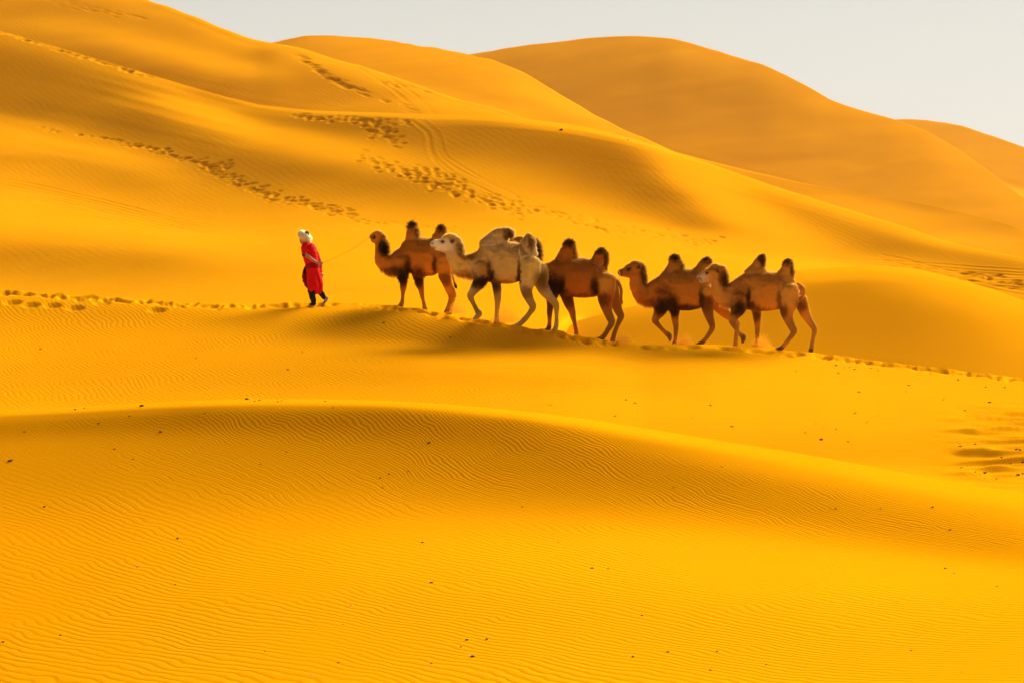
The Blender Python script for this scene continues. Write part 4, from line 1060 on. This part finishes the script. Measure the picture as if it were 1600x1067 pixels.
# 5: last camel, seen a little from behind
CAMELS.append(dict(seed=11, faces=[(125, 315, 85, 70)], view=(1080, 380, 5.927), heading=6, furline=620, foot_v=980, dd=.3,
 label='last tan camel with grey muzzle and curled tail at the right end of the line',
 base=(.45, .205, .03),
 trunk=[(385, 420, 580, .11), (420, 350, 600, .21), (470, 300, 612, .30), (540, 268, 620, .37), (620, 262, 628, .41), (710, 272, 630, .42), (800, 292, 615, .40), (880, 340, 600, .36), (950, 385, 570, .29), (1000, 440, 530, .16)],
 sweeps=[
  [(610, 320, 110, .2, 0), (618, 245, 80, .16, 0), (632, 185, 56, .11, 0), (650, 145, 38, .08, 0), (660, 135, 26, .05, 0), (668, 150, 20, .04, 0)],
  [(560, 300, 80, .16, 0), (600, 220, 50, .11, 0), (635, 150, 34, .08, 0)],
  [(865, 350, 98, .19, 0), (880, 275, 74, .15, 0), (892, 215, 52, .10, 0), (892, 178, 42, .075, 0), (890, 162, 24, .045, 0)],
  [(500, 430, 120, .2, 0), (415, 465, 112, .18, 0), (340, 495, 104, .155, 0), (275, 455, 90, .13, 0), (260, 390, 80, .115, 0), (270, 330, 70, .105, 0), (275, 290, 60, .10, 0)],
  [(290, 285, 62, .10, 0), (240, 265, 58, .105, 0), (190, 275, 52, .095, 0), (135, 302, 42, .08, 0), (95, 325, 34, .068, 0), (76, 332, 28, .058, 0)],
  [(220, 325, 40, .075, 0), (150, 342, 26, .055, 0), (95, 352, 20, .05, 0), (78, 356, 14, .045, 0)],
  [(185, 222, 18, .05, 0), (215, 212, 20, .06, 0), (255, 228, 20, .06, 0)],
  [(228, 272, 13, .018, .10), (236, 256, 16, .02, .13), (244, 242, 8, .012, .145)],
  [(210, 235, 12, .018, -.10), (216, 218, 13, .02, -.13)],
  [(985, 385, 20, .035, .02), (1022, 402, 18, .03, .05), (1044, 445, 17, .028, .08), (1036, 498, 17, .028, .11), (1000, 526, 17, .028, .14), (960, 522, 16, .026, .18), (935, 505, 12, .02, .2)]],
 legs=[
  ([(470, 500, 90, .13, .20), (440, 600, 72, .11, .25), (412, 660, 48, .095, .25), (382, 705, 36, .075, .25), (382, 735, 31, .066, .25), (412, 785, 22, .048, .25), (440, 830, 20, .046, .25), (458, 850, 22, .05, .25)], False),
  ([(580, 520, 66, .11, -.20), (604, 630, 46, .092, -.22), (610, 700, 36, .078, -.22), (613, 760, 28, .064, -.22), (614, 795, 25, .058, -.22), (612, 855, 18, .045, -.22), (608, 905, 22, .05, -.22), (600, 930, 22, .08, -.22)], True),
  ([(905, 440, 95, .16, .17), (905, 540, 86, .14, .22), (888, 630, 66, .11, .24), (900, 700, 46, .085, .23), (932, 770, 35, .07, .22), (952, 812, 30, .063, .22), (915, 870, 21, .047, .22), (865, 930, 22, .05, .22), (825, 968, 20, .08, .22)], True),
  ([(960, 450, 80, .13, -.14), (1020, 555, 62, .10, -.2), (1052, 640, 50, .085, -.22), (1095, 715, 36, .072, -.22), (1130, 765, 30, .062, -.22), (1142, 800, 26, .057, -.22), (1125, 880, 18, .045, -.22), (1115, 945, 21, .05, -.22), (1108, 980, 22, .08, -.22)], True)],
 feet=[(0, [(460, 848, 22, .055, .25), (482, 868, 27, .08, .25), (480, 900, 20, .08, .25), (474, 922, 10, .06, .25)]), (1, [(604, 928, 20, .08, -.22), (570, 942, 12, .075, -.22)]), (2, [(838, 962, 20, .08, .22), (775, 978, 12, .075, .22)]), (3, [(1112, 976, 20, .08, -.22), (1082, 990, 12, .075, -.22)])],
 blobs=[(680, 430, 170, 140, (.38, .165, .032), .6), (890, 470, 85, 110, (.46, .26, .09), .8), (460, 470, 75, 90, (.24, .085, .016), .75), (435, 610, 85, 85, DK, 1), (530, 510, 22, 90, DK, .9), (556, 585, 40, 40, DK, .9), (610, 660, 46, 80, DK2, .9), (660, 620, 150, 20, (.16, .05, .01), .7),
  (812, 520, 22, 90, DK2, .7), (850, 640, 50, 70, DK2, .85), (1020, 580, 55, 60, DK2, .8), (400, 760, 60, 60, (.20, .10, .04), .85), (612, 850, 40, 80, (.20, .11, .05), .85), (930, 790, 70, 110, (.19, .10, .04), .8), (1120, 850, 60, 140, (.26, .15, .07), .75),
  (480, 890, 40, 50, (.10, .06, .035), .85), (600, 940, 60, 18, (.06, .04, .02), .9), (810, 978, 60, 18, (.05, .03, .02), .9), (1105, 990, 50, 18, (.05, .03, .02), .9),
  (665, 165, 32, 65, DK2, .95), (640, 130, 40, 28, (.13, .045, .01), .8), (890, 165, 62, 36, DK2, .95), (938, 240, 22, 80, DK2, .75), (305, 335, 54, 75, (.10, .038, .01), .95), (300, 560, 100, 60, (.42, .24, .10), .5), (240, 430, 50, 90, (.44, .25, .10), .6), (340, 612, 70, 24, (.20, .08, .02), .6),
  (110, 325, 65, 46, (.46, .38, .32), .95), (70, 345, 24, 26, (.10, .07, .06), .8), (200, 300, 60, 50, (.38, .21, .08), .6), (210, 215, 60, 22, (.50, .32, .15), .7), (238, 258, 18, 22, DK, .85), (150, 275, 20, 16, DK, .85), (1020, 450, 12, 60, (.16, .07, .02), .5)],
 tufts=[('hump_tuft', [(660, 155, 45, 55)], 800, .065, .4), ('hump_tuft', [(892, 180, 60, 50), (940, 240, 20, 60)], 800, .065, .1), ('mane', [(310, 330, 60, 85)], 1200, .085, .4), ('throat_fringe', [(320, 600, 100, 45)], 500, .055, .9), ('forelock', [(215, 215, 60, 26)], 300, .055, .1), ('forearm_hair', [(435, 610, 70, 70), (610, 660, 40, 60)], 600, .055, .8)],
 eyes=[(150, 276, .092, .026), (150, 276, -.092, .026)], nostrils=[(74, 326, .045, .016)],
 cords=[('nose_peg', [(72, 335, .06), (84, 365, .07)], .011, PALE_WOOD)]))

CAMEL_OBJECTS = [make_camel(c) for c in CAMELS]
# ------------------------------------------------------------------ the man leading them
SKIN = flat_material('skin', (.42, .20, .11), .55, .25)
RED = flat_material('red_cloth', (.62, .005, .002), .85, .06)
DARK_RED = flat_material('dark_red_cloth', (.24, .006, .005), .85, .06)
BLACK = flat_material('black_cloth', (.012, .011, .012), .85, .06)
SHOE = flat_material('grey_shoe', (.30, .24, .22), .6, .2)
SHOE_DARK = flat_material('dark_shoe', (.03, .022, .02), .6, .2)
CUFF = flat_material('dark_cuff', (.05, .03, .06), .85, .05)
HAIR_DARK = flat_material('dark_hair', (.015, .011, .009), .7, .1)

def wool_material():
    m, nt, b = new_mat('white_wool'); q = NB(nt); geo = q.n('ShaderNodeNewGeometry')
    v = q.n('ShaderNodeTexVoronoi'); v.inputs['Scale'].default_value = 42; q.link(geo.outputs['Position'], v.inputs['Vector'])
    r = q.n('ShaderNodeValToRGB'); r.color_ramp.elements[0].color = (.84, .78, .62, 1); r.color_ramp.elements[1].color = (.60, .50, .32, 1)
    q.link(v.outputs['Distance'], r.inputs[0]); q.link(r.outputs[0], b.inputs['Base Color'])
    bump = q.n('ShaderNodeBump'); bump.inputs['Strength'].default_value = 1; bump.inputs['Distance'].default_value = .02; bump.invert = True
    q.link(v.outputs['Distance'], bump.inputs['Height']); q.link(bump.outputs[0], b.inputs['Normal'])
    return m
WOOL = wool_material()

def build_person():
    x0, y0, sc = 450, 345, 7.62
    d = crest_depth(489)-.25
    fr = Frame(x0, y0, sc, d, math.radians(10), 290); fr.furtop, fr.faces = 2000, []
    base = fr.pt(300, 968); gz = ground_z(base[0], base[1], 'ridge_dune')
    fr.y0 += (base[2]-gz+.01)*F0/d                      # stand him on the sand
    root = bpy.data.objects.new('person', None); COL.objects.link(root); root.location = fr.pt(300, 968)
    root.empty_display_size = .3
    tag(root, 'man in red robe and white fur hat leading the camels on foot', 'person')
    def part(name, sweeps, voxel, mat, smooth=3, post=None, parent=None):
        bm = bmesh.new()
        for s in sweeps: sweep(bm, fr, s, m=14)
        me = remeshed(bm, voxel, smooth)
        if post is not None:
            n = len(me.vertices); co = np.empty(n*3, np.float32); no = np.empty(n*3, np.float32)
            me.vertices.foreach_get('co', co); me.vertex_normals.foreach_get('vector', no)
            co = post(co.reshape(-1, 3).astype(float), no.reshape(-1, 3).astype(float)); me.vertices.foreach_set('co', co.reshape(-1).astype(np.float32))
        off = np.array((parent or root).matrix_world.translation) if parent else np.array(root.location)
        n = len(me.vertices); co = np.empty(n*3, np.float32); me.vertices.foreach_get('co', co)
        co = co.reshape(-1, 3)-off; me.vertices.foreach_set('co', co.reshape(-1).astype(np.float32)); me.update()
        me.name = name; me.materials.clear(); me.materials.append(mat)
        return link(bpy.data.objects.new(name, me), root)
    P = fr.px
    def fingers(palm_u, palm_v, w, du, dv):
        """four curled fingers and a thumb on a palm at (u, v); (du, dv) points along the hand"""
        out = []
        for k, ln in ((-1.5, .82), (-.5, 1.0), (.5, .95), (1.5, .75)):
            a = np.array([palm_u+du*.040*P-dv*k*.018*P, palm_v+dv*.040*P+du*k*.018*P])
            b = a+np.array([du, dv])*.040*P*ln
            c = b+np.array([du*.3-dv*.55, dv*.3+du*.55])*.028*P*ln
            out.append([(a[0]-du*.02*P, a[1]-dv*.02*P, .0095*P, .0095, w), (a[0], a[1], .0095*P, .0095, w+.004), (b[0], b[1], .0085*P, .0085, w+.008), (c[0], c[1], .0070*P, .0070, w-.006)])
        t0 = np.array([palm_u+dv*.030*P, palm_v-du*.030*P]); t1 = t0+np.array([du*.6+dv*.6, dv*.6-du*.6])*.035*P; t2 = t1+np.array([du, dv])*.025*P
        out.append([(palm_u, palm_v, .012*P, .012, w+.01), (t0[0], t0[1], .012*P, .012, w+.02), (t1[0], t1[1], .010*P, .010, w+.022), (t2[0], t2[1], .008*P, .008, w+.018)])
        return out
    body = [
      # torso, neck, head
      [(285, 520, 62, .135, 0), (272, 450, 64, .14, 0), (255, 370, 70, .155, 0), (238, 300, 66, .155, 0), (222, 262, 48, .10, 0), (208, 240, 30, .06, 0), (198, 222, 27, .055, 0)],
      [(200, 228, 40, .062, 0), (186, 205, 48, .074, 0), (186, 175, 52, .078, 0), (196, 145, 44, .068, 0)],
      [(170, 235, 22, .038, 0), (158, 238, 14, .03, 0)],                                     # jaw and chin
      [(158, 196, 9, .016, 0), (146, 210, 9, .015, 0), (142, 218, 8, .014, 0)],              # nose
      [(153, 228, 8, .022, 0), (149, 231, 6, .018, 0)],                                       # lips
      [(160, 188, 8, .05, 0), (156, 190, 6, .045, 0)],                                        # brow
      [(205, 200, 14, .012, .082), (208, 212, 10, .010, .084)], [(205, 200, 14, .012, -.082), (208, 212, 10, .010, -.084)],   # ears
      # near arm bent behind the back
      [(215, 290, 24, .045, .12), (196, 330, 30, .052, .21), (200, 366, 25, .045, .23), (228, 388, 23, .042, .235), (280, 430, 19, .036, .22), (330, 462, 15, .028, .20), (350, 470, 14, .024, .19)],
      [(348, 470, 15, .022, .19), (368, 474, 20, .020, .185), (382, 477, 17, .017, .18)],
      # far arm hanging behind
      [(285, 300, 24, .045, -.12), (335, 370, 29, .05, -.20), (365, 450, 24, .042, -.20), (380, 520, 20, .036, -.19), (390, 580, 15, .028, -.19), (393, 600, 14, .024, -.19)],
      [(393, 598, 15, .020, -.19), (396, 615, 17, .019, -.19), (397, 628, 13, .016, -.19)],
      # legs
      [(285, 540, 68, .12, .05), (280, 640, 52, .085, .08), (274, 740, 42, .07, .085), (278, 800, 36, .062, .085), (290, 880, 28, .052, .085), (304, 945, 20, .04, .085)],
      [(300, 540, 68, .12, -.05), (325, 640, 52, .085, -.08), (350, 740, 42, .07, -.085), (368, 790, 36, .06, -.085), (405, 845, 27, .05, -.085), (440, 888, 19, .04, -.085)]]
    body += fingers(372, 475, .185, .98, .12)
    body += fingers(394, 612, -.19, .12, .99)
    part('body', body, .0075, SKIN, 2)
    for sgn in (1, -1):
        ellipsoid_part('eye', root, fr.pt(160, 199, .034*sgn), (.011, .011, .011), EYE, 8)
    part('hair', [[(222, 200, 26, .07, 0), (214, 222, 22, .068, 0), (206, 236, 14, .05, 0)]], .010, HAIR_DARK)
    def folds(amp, k):
        def f(co, no):
            u, v, w = fr.inv(co)
            g = np.clip((v-500)/250, 0, 1)
            a = np.arctan2(w*P, u-300)
            return co+no*(amp*g*np.sin(a*k+v/60)+.006*vnoise(u/14, v/22, 77))[:, None]
        return f
    def creases(co, no):
        u, v, w = fr.inv(co)
        return co+no*(.020*vnoise(u/24+v/60, v/18, 78)+.009*vnoise(u/9, v/11, 79))[:, None]
    part('tunic', [
      [(290, 515, 77, .165, 0), (276, 455, 82, .172, 0), (258, 370, 92, .195, 0), (240, 300, 90, .20, 0), (224, 266, 66, .13, 0), (212, 246, 38, .075, 0)],
      [(230, 285, 60, .10, .09), (208, 285, 54, .085, .17), (196, 325, 42, .072, .212), (193, 358, 36, .062, .226)],
      [(285, 290, 46, .075, -.15), (335, 370, 37, .06, -.20), (366, 450, 31, .052, -.20), (382, 520, 26, .045, -.19), (390, 578, 21, .038, -.19)]], .012, RED, 3, creases)
    part('skirt', [[(291, 500, 79, .17, 0), (295, 560, 82, .185, 0), (305, 640, 84, .20, 0), (318, 700, 86, .215, 0), (330, 748, 85, .22, 0), (336, 772, 79, .21, 0)],
                   [(272, 690, 44, .12, .10), (286, 750, 36, .10, .12), (292, 785, 26, .08, .12)]], .012, RED, 2, folds(.032, 7))
    part('belt', [[(291, 524, 86, .186, 0), (291, 507, 88, .190, 0), (288, 490, 87, .186, 0)]], .012, DARK_RED, 2)
    part('front_panel', [[(212, 540, 26, .09, -.02), (200, 600, 30, .10, -.03), (200, 660, 30, .10, -.03), (214, 715, 24, .09, -.02), (228, 760, 14, .06, 0)]], .012, DARK_RED, 2, creases)
    part('pouch', [[(200, 545, 15, .05, .07), (196, 575, 18, .055, .075), (197, 600, 13, .045, .07)]], .010, HAIR_DARK, 2)
    part('cuff', [[(193, 362, 33, .056, .226), (198, 380, 31, .053, .23)]], .009, CUFF, 2)
    part('trousers', [
      [(277, 715, 46, .08, .08), (276, 750, 47, .08, .085), (278, 810, 45, .075, .085), (292, 880, 38, .066, .085), (305, 940, 32, .06, .085), (307, 955, 28, .056, .085)],
      [(340, 700, 42, .07, -.075), (353, 745, 45, .075, -.085), (370, 795, 43, .07, -.085), (405, 850, 35, .062, -.085), (432, 888, 28, .055, -.085)]], .012, BLACK, 2, creases)
    part('shoe', [[(325, 958, 16, .042, .085), (300, 960, 18, .046, .085), (272, 963, 14, .044, .085), (255, 966, 9, .036, .085)]], .009, SHOE_DARK, 2)
    part('shoe', [[(468, 886, 17, .040, -.085), (452, 915, 21, .046, -.085), (432, 945, 17, .046, -.085), (416, 960, 11, .038, -.085)]], .009, SHOE, 2)
    # fur hat: a thick woolly ring tipped back, with a dark crown
    hat = bpy.data.objects.new('fur_hat', None)
    c = fr.pt(200, 158, 0)
    ax = (fr.pt(198+58, 165-82, 0)-c); ax /= np.linalg.norm(ax)
    e1 = np.cross(ax, fr.lat); e1 /= np.linalg.norm(e1); e2 = np.cross(ax, e1)
    bm = bmesh.new(); rings = []
    N, M = 44, 18
    verts = []
    rg = np.random.default_rng(4)
    for i in range(N):
        a = 2*math.pi*i/N; r = e1*math.cos(a)+e2*math.sin(a); row = []
        for j in range(M):
            b = 2*math.pi*j/M
            k = 1+rg.normal(0, .055)
            row.append(bm.verts.new(Vector(c+r*(.096+.082*k*math.cos(b))+ax*(.086*k*math.sin(b))-np.array(root.location))))
        verts.append(row)
    for i in range(N):
        for j in range(M):
            bm.faces.new((verts[i][j], verts[(i+1) % N][j], verts[(i+1) % N][(j+1) % M], verts[i][(j+1) % M]))
    bmesh.ops.recalc_face_normals(bm, faces=bm.faces)
    me = bpy.data.meshes.new('fur_hat'); bm.to_mesh(me); bm.free()
    for f in me.polygons: f.use_smooth = True
    me.materials.append(WOOL)
    hat = link(bpy.data.objects.new('fur_hat', me), root)
    cr = part('hat_crown', [[(204, 150, 52, .095, .02), (222, 128, 46, .085, .03), (229, 118, 30, .055, .035)]], .010, HAIR_DARK, 2)
    # woolly locks of the band
    mh = me.copy()
    n = len(mh.vertices); co = np.empty(n*3, np.float32); mh.vertices.foreach_get('co', co)
    mh.vertices.foreach_set('co', (co.reshape(-1, 3)+np.array(root.location)).reshape(-1).astype(np.float32)); mh.update()
    o = strands('wool_locks', root, fr, mh, (.80, .72, .54), [], 2600, .030, .010, rg, droop=.15, rim_blond=.0)
    o.parent = hat; o['kind'] = 'stuff'
    bpy.data.meshes.remove(mh)
    return root, fr
PERSON, PFR = build_person()

# lead rope from his hand to the first camel's nose
_a = PFR.pt(384, 477, .182); _c1 = CAMEL_OBJECTS[0]
_fr1 = CAMELS[0]['fr']
_b = _fr1.pt(52, 205, -.2)
_mid = [_a+(_b-_a)*t+np.array([0, 0, -.07*4*t*(1-t)]) for t in np.linspace(0, 1, 9)]
ROPE_MAT = flat_material('rope_fibre', (.40, .22, .04), .95, .02)
_rope = tube_part('lead_rope', None, [_a+np.array([0, 0, -.03])]+_mid, .0036, ROPE_MAT)
tag(_rope, 'thin rope stretched from the hand of the man to the nose of the first camel', 'rope')
# ------------------------------------------------------------------ pebbles, droppings and kicked-up sand
PEBBLE = flat_material('dark_stone', (.06, .034, .014), .85, .15)
PALE = flat_material('pale_stone', (.62, .55, .42), .85, .1)
def pebble_mesh(seed, mat, flat=.6):
    rng = random.Random(seed); bm = bmesh.new(); bmesh.ops.create_icosphere(bm, subdivisions=2, radius=1)
    ph = [rng.uniform(0, 6) for _ in range(6)]
    for v in bm.verts:
        k = 1+.22*math.sin(3*v.co.x+ph[0])*math.sin(2.6*v.co.y+ph[1])+.16*math.sin(4.2*v.co.z+ph[2]+2*v.co.x)+.08*math.sin(9*v.co.y+ph[3])
        v.co = Vector((v.co.x*k*1.25, v.co.y*k, v.co.z*k*flat))
    me = bpy.data.meshes.new('pebble'); bm.to_mesh(me); bm.free()
    for f in me.polygons: f.use_smooth = True
    me.materials.append(mat); return me
PM = [pebble_mesh(i, PEBBLE) for i in range(4)]; PP = pebble_mesh(9, PALE, .5)
_NEAR = 'small dark pebble lying on the rippled foreground sand'
_FACE = 'small dark pebble on the shaded face of the foreground dune'
_CREST = 'small dark pebble near the crest line of the foreground dune'
_SLOPE = 'small dark pebble on the bright slope in front of the camels'
_COARSE = 'dark pebble among the coarse sand ripples at the right edge'
_PALE_L = 'tiny pale pebble on the rippled foreground sand'
PEBBLES = [  # picture position, size in photo pixels, dune, label
 *[(x, y, s, 'near_dune', _NEAR) for x, y, s in ((278, 843, 4), (1320/2, 534+625/2, 5), (1348/2, 534+750/2, 6), (215, 886, 3), (189/2, 534+915/2, 5), (10/2, 534+936/2, 5), (1460/2, 534+930/2, 7), (1522/2, 534+928/2, 5), (1441/2, 534+952/2, 4), (1478/2, 534+983/2, 7), (1348/2, 534+1005/2, 4), (1058/2, 534+1002/2, 4), (1073/2, 534+881/2, 3), (548/2, 534+759/2, 3), (828/2, 534+966/2, 3),
   (925, 887, 6), (989, 1025, 6), (1044, 1017, 5), (1121, 1016, 5), (1110, 1046, 5), (1558, 915, 4), (1197, 1037, 3), (1003, 961, 4), (1424, 1015, 4), (950, 888, 4), (1477, 888, 5), (1502, 1049, 3), (872, 845, 3), (555/2, 534+617/2, 5), (30/2, 534+371/2, 6), (139/2, 534+514/2, 5))],
 *[(x, y, s, 'near_dune', _FACE) for x, y, s in ((154, 661, 4), (202, 650, 3), (251, 675, 5), (179, 701, 4), (208, 717, 3), (608, 741, 4), (638, 736, 3), (594, 747, 4), (598, 762, 3), (1052, 761, 3), (1128, 729, 3), (38, 674, 3), (448, 707, 3), (407, 726, 3), (1306, 794, 4), (1457, 793, 5), (1484, 828, 5), (816, 790, 3), (670, 692, 5), (320, 646, 3), (520, 638, 3))],
 *[(x, y, s, 'near_dune', _CREST) for x, y, s in ((118, 640, 5), (406, 626.5, 4), (398, 627.5, 4), (434, 628.5, 4), (508, 628, 4), (440, 627, 3), (132, 637.5, 3))],
 *[(x, y, s, 'ridge_dune', _SLOPE) for x, y, s in ((63, 545, 4), (450, 578, 5), (306, 560, 3), (472, 551, 3), (1144, 666, 6), (1110, 633, 5), (978, 624, 4), (992, 629, 4), (1342, 612, 5), (1310, 583, 4), (1335, 577, 4), (1336, 645, 4), (961, 650, 4), (1081, 651, 3), (1306, 571, 4), (1319, 574, 3), (1327, 574, 3), (1361, 575, 3), (1371, 579, 3), (1258, 676, 4), (1306, 671, 4), (1244, 580, 3), (1497, 594, 4), (1560, 594, 5), (1540, 605, 4), (1570, 606, 4), (1420, 602, 4), (1370, 650, 3), (1274, 663, 3), (1286, 666, 3), (860, 633, 3), (704, 527, 3), (600, 505, 4), (1416, 612, 3), (1474, 625, 3), (1354, 659, 4), (1325, 690, 4), (1283, 687, 7))],
 *[(x, y, s, 'ridge_dune', _COARSE) for x, y, s in ((1546, 629, 5), (1500, 699, 6), (1524, 694, 4), (1589, 701, 8), (1594, 706, 5), (1539, 740, 8), (1591, 743, 6), (1598, 741, 6), (1545, 725, 5), (1565, 713, 5), (1524, 740, 4), (1502, 733, 4), (1598, 721, 5), (1557, 749, 4), (1508, 641, 4), (1580, 722, 3))],
]
_rng = random.Random(77)
def put_pebble(px, py, size, dune, label, me, group, name='pebble', cat='pebble'):
    P = world_at(px, py, dune)
    o = link(bpy.data.objects.new(name, me))
    r = size*.38*P[1]/F0
    o.scale = (r*_rng.uniform(.9, 1.2), r*_rng.uniform(.9, 1.2), r*_rng.uniform(.8, 1.1))
    o.rotation_euler = (_rng.uniform(-.2, .2), _rng.uniform(-.2, .2), _rng.uniform(0, 6.28))
    o.location = (P[0], P[1], P[2]+r*.22)
    return tag(o, label, cat, group)
_groups = {_NEAR: 'dark pebbles on the foreground sand', _FACE: 'dark pebbles on the shaded dune face', _CREST: 'dark pebbles along the near crest', _SLOPE: 'dark pebbles on the bright slope', _COARSE: 'dark pebbles among the coarse ripples'}
for i, (x, y, s, dn, lab) in enumerate(PEBBLES): put_pebble(x, y, s, dn, lab, PM[i % 4], _groups[lab])
put_pebble(221.5, 634.5, 9, 'near_dune', 'largest dark stone, alone on the crest of the foreground dune at left', PM[1], None, 'stone', 'stone')
put_pebble(386, 624.8, 7, 'near_dune', 'dark stone on the middle of the foreground crest, left of three tiny pebbles', PM[2], None, 'stone', 'stone')
put_pebble(17, 719, 7, 'near_dune', 'dark stone at the far left of the shaded dune face', PM[3], None, 'stone', 'stone')
for x, y, s in ((549, 944, 5), (215, 885.5, 5), (1376, 794, 4), (1491, 895, 5), (488, 1054, 4), (1258, 1041, 3)):
    put_pebble(x, y, s, 'near_dune', _PALE_L, PP, 'pale pebbles on the foreground sand')
put_pebble(981, 219, 5, 'lower_hillside', 'pale speck of litter on the crest of the central dune', PP, None, 'litter', 'litter')
put_pebble(877, 203, 7, 'lower_hillside', 'dark clump on the shaded top of the central dune', PM[0], None, 'sand_clump', 'clump')

def kicked_sand(name, px, py, w, h, count, depth, seed, label, lean=0.0):
    """loose sand thrown up behind a foot: a low mound of airborne grains"""
    rng = np.random.default_rng(seed)
    d = crest_depth(px)+depth
    t = rng.uniform(0, 1, count)**.8
    x = rng.normal(0, .33, count); hh = np.abs(rng.normal(0, .42, count))
    top = np.clip(1-(x/.75)**2, .05, 1)
    P = np.stack([(px-800)/F0*d+x*w+lean*hh*h*top, d+rng.normal(0, .16, count), np.zeros(count)], 1)
    base = ZC-(py-H0)/F0*d
    P[:, 2] = base+np.minimum(hh, 1.1)*h*top
    r = rng.uniform(.004, .010, count)[:, None, None]
    tet = np.array([[1, 1, 1], [1, -1, -1], [-1, 1, -1], [-1, -1, 1]], float)*.6
    V = P[:, None]+tet[None]*r
    F = (np.arange(count)[:, None, None]*4+np.array([[0, 1, 2], [0, 3, 1], [0, 2, 3], [1, 3, 2]])[None]).reshape(-1, 3)
    me = bpy.data.meshes.new(name); me.from_pydata(V.reshape(-1, 3).tolist(), [], F.tolist()); me.materials.append(GRAIN)
    tag(link(bpy.data.objects.new(name, me)), label, kind='stuff')
GRAIN, _gnt, _gb = new_mat('airborne_sand')
_q = NB(_gnt); _d = _q.n('ShaderNodeBsdfDiffuse'); _t = _q.n('ShaderNodeBsdfTranslucent'); _m = _q.n('ShaderNodeMixShader')
for z in (_d, _t): z.inputs[0].default_value = (.95, .64, .08, 1)
_m.inputs[0].default_value = .6
_q.link(_d.outputs[0], _m.inputs[1]); _q.link(_t.outputs[0], _m.inputs[2]); _q.link(_m.outputs[0], _gnt.nodes['Material Output'].inputs[0])
kicked_sand('kicked_sand', 716, 489, .30, .32, 1430, .1, 1, 'loose sand thrown up behind the hind foot of the first camel', -.15)
kicked_sand('kicked_sand', 790, 504, .55, .50, 2860, .5, 2, 'cloud of kicked sand behind the pale camel front foot', 0)
kicked_sand('kicked_sand', 975, 535, .28, .24, 1210, .2, 3, 'loose sand thrown up behind the dark camel hind foot', -.2)
kicked_sand('kicked_sand', 1068, 538, .30, .24, 1210, .4, 4, 'loose sand thrown up under the brown camel belly', .3)
kicked_sand('kicked_sand', 1188, 544, .40, .32, 1980, .3, 5, 'cloud of kicked sand under the last camel', .1)

# ------------------------------------------------------------------ thin desert haze round the whole scene
def haze_box():
    x0, x1, y0, y1, z0, z1 = -420, 420, -40, 900, -60, 62
    bm = bmesh.new(); bmesh.ops.create_cube(bm, size=1)
    for v in bm.verts: v.co = Vector(((x0+x1)/2+v.co.x*(x1-x0), (y0+y1)/2+v.co.y*(y1-y0), (z0+z1)/2+v.co.z*(z1-z0)))
    me = bpy.data.meshes.new('haze'); bm.to_mesh(me); bm.free()
    m = bpy.data.materials.new('haze'); m.use_nodes = True; nt = m.node_tree
    nt.nodes.remove(nt.nodes['Principled BSDF'])
    v = nt.nodes.new('ShaderNodeVolumePrincipled'); v.inputs['Color'].default_value = (.95, .92, .85, 1)
    v.inputs['Density'].default_value = HAZE_DENSITY; v.inputs['Anisotropy'].default_value = .2
    nt.links.new(v.outputs[0], nt.nodes['Material Output'].inputs['Volume'])
    me.materials.append(m)
    tag(link(bpy.data.objects.new('haze', me)), 'thin pale haze in the desert air', kind='stuff')
HAZE_DENSITY = .00004
haze_box()
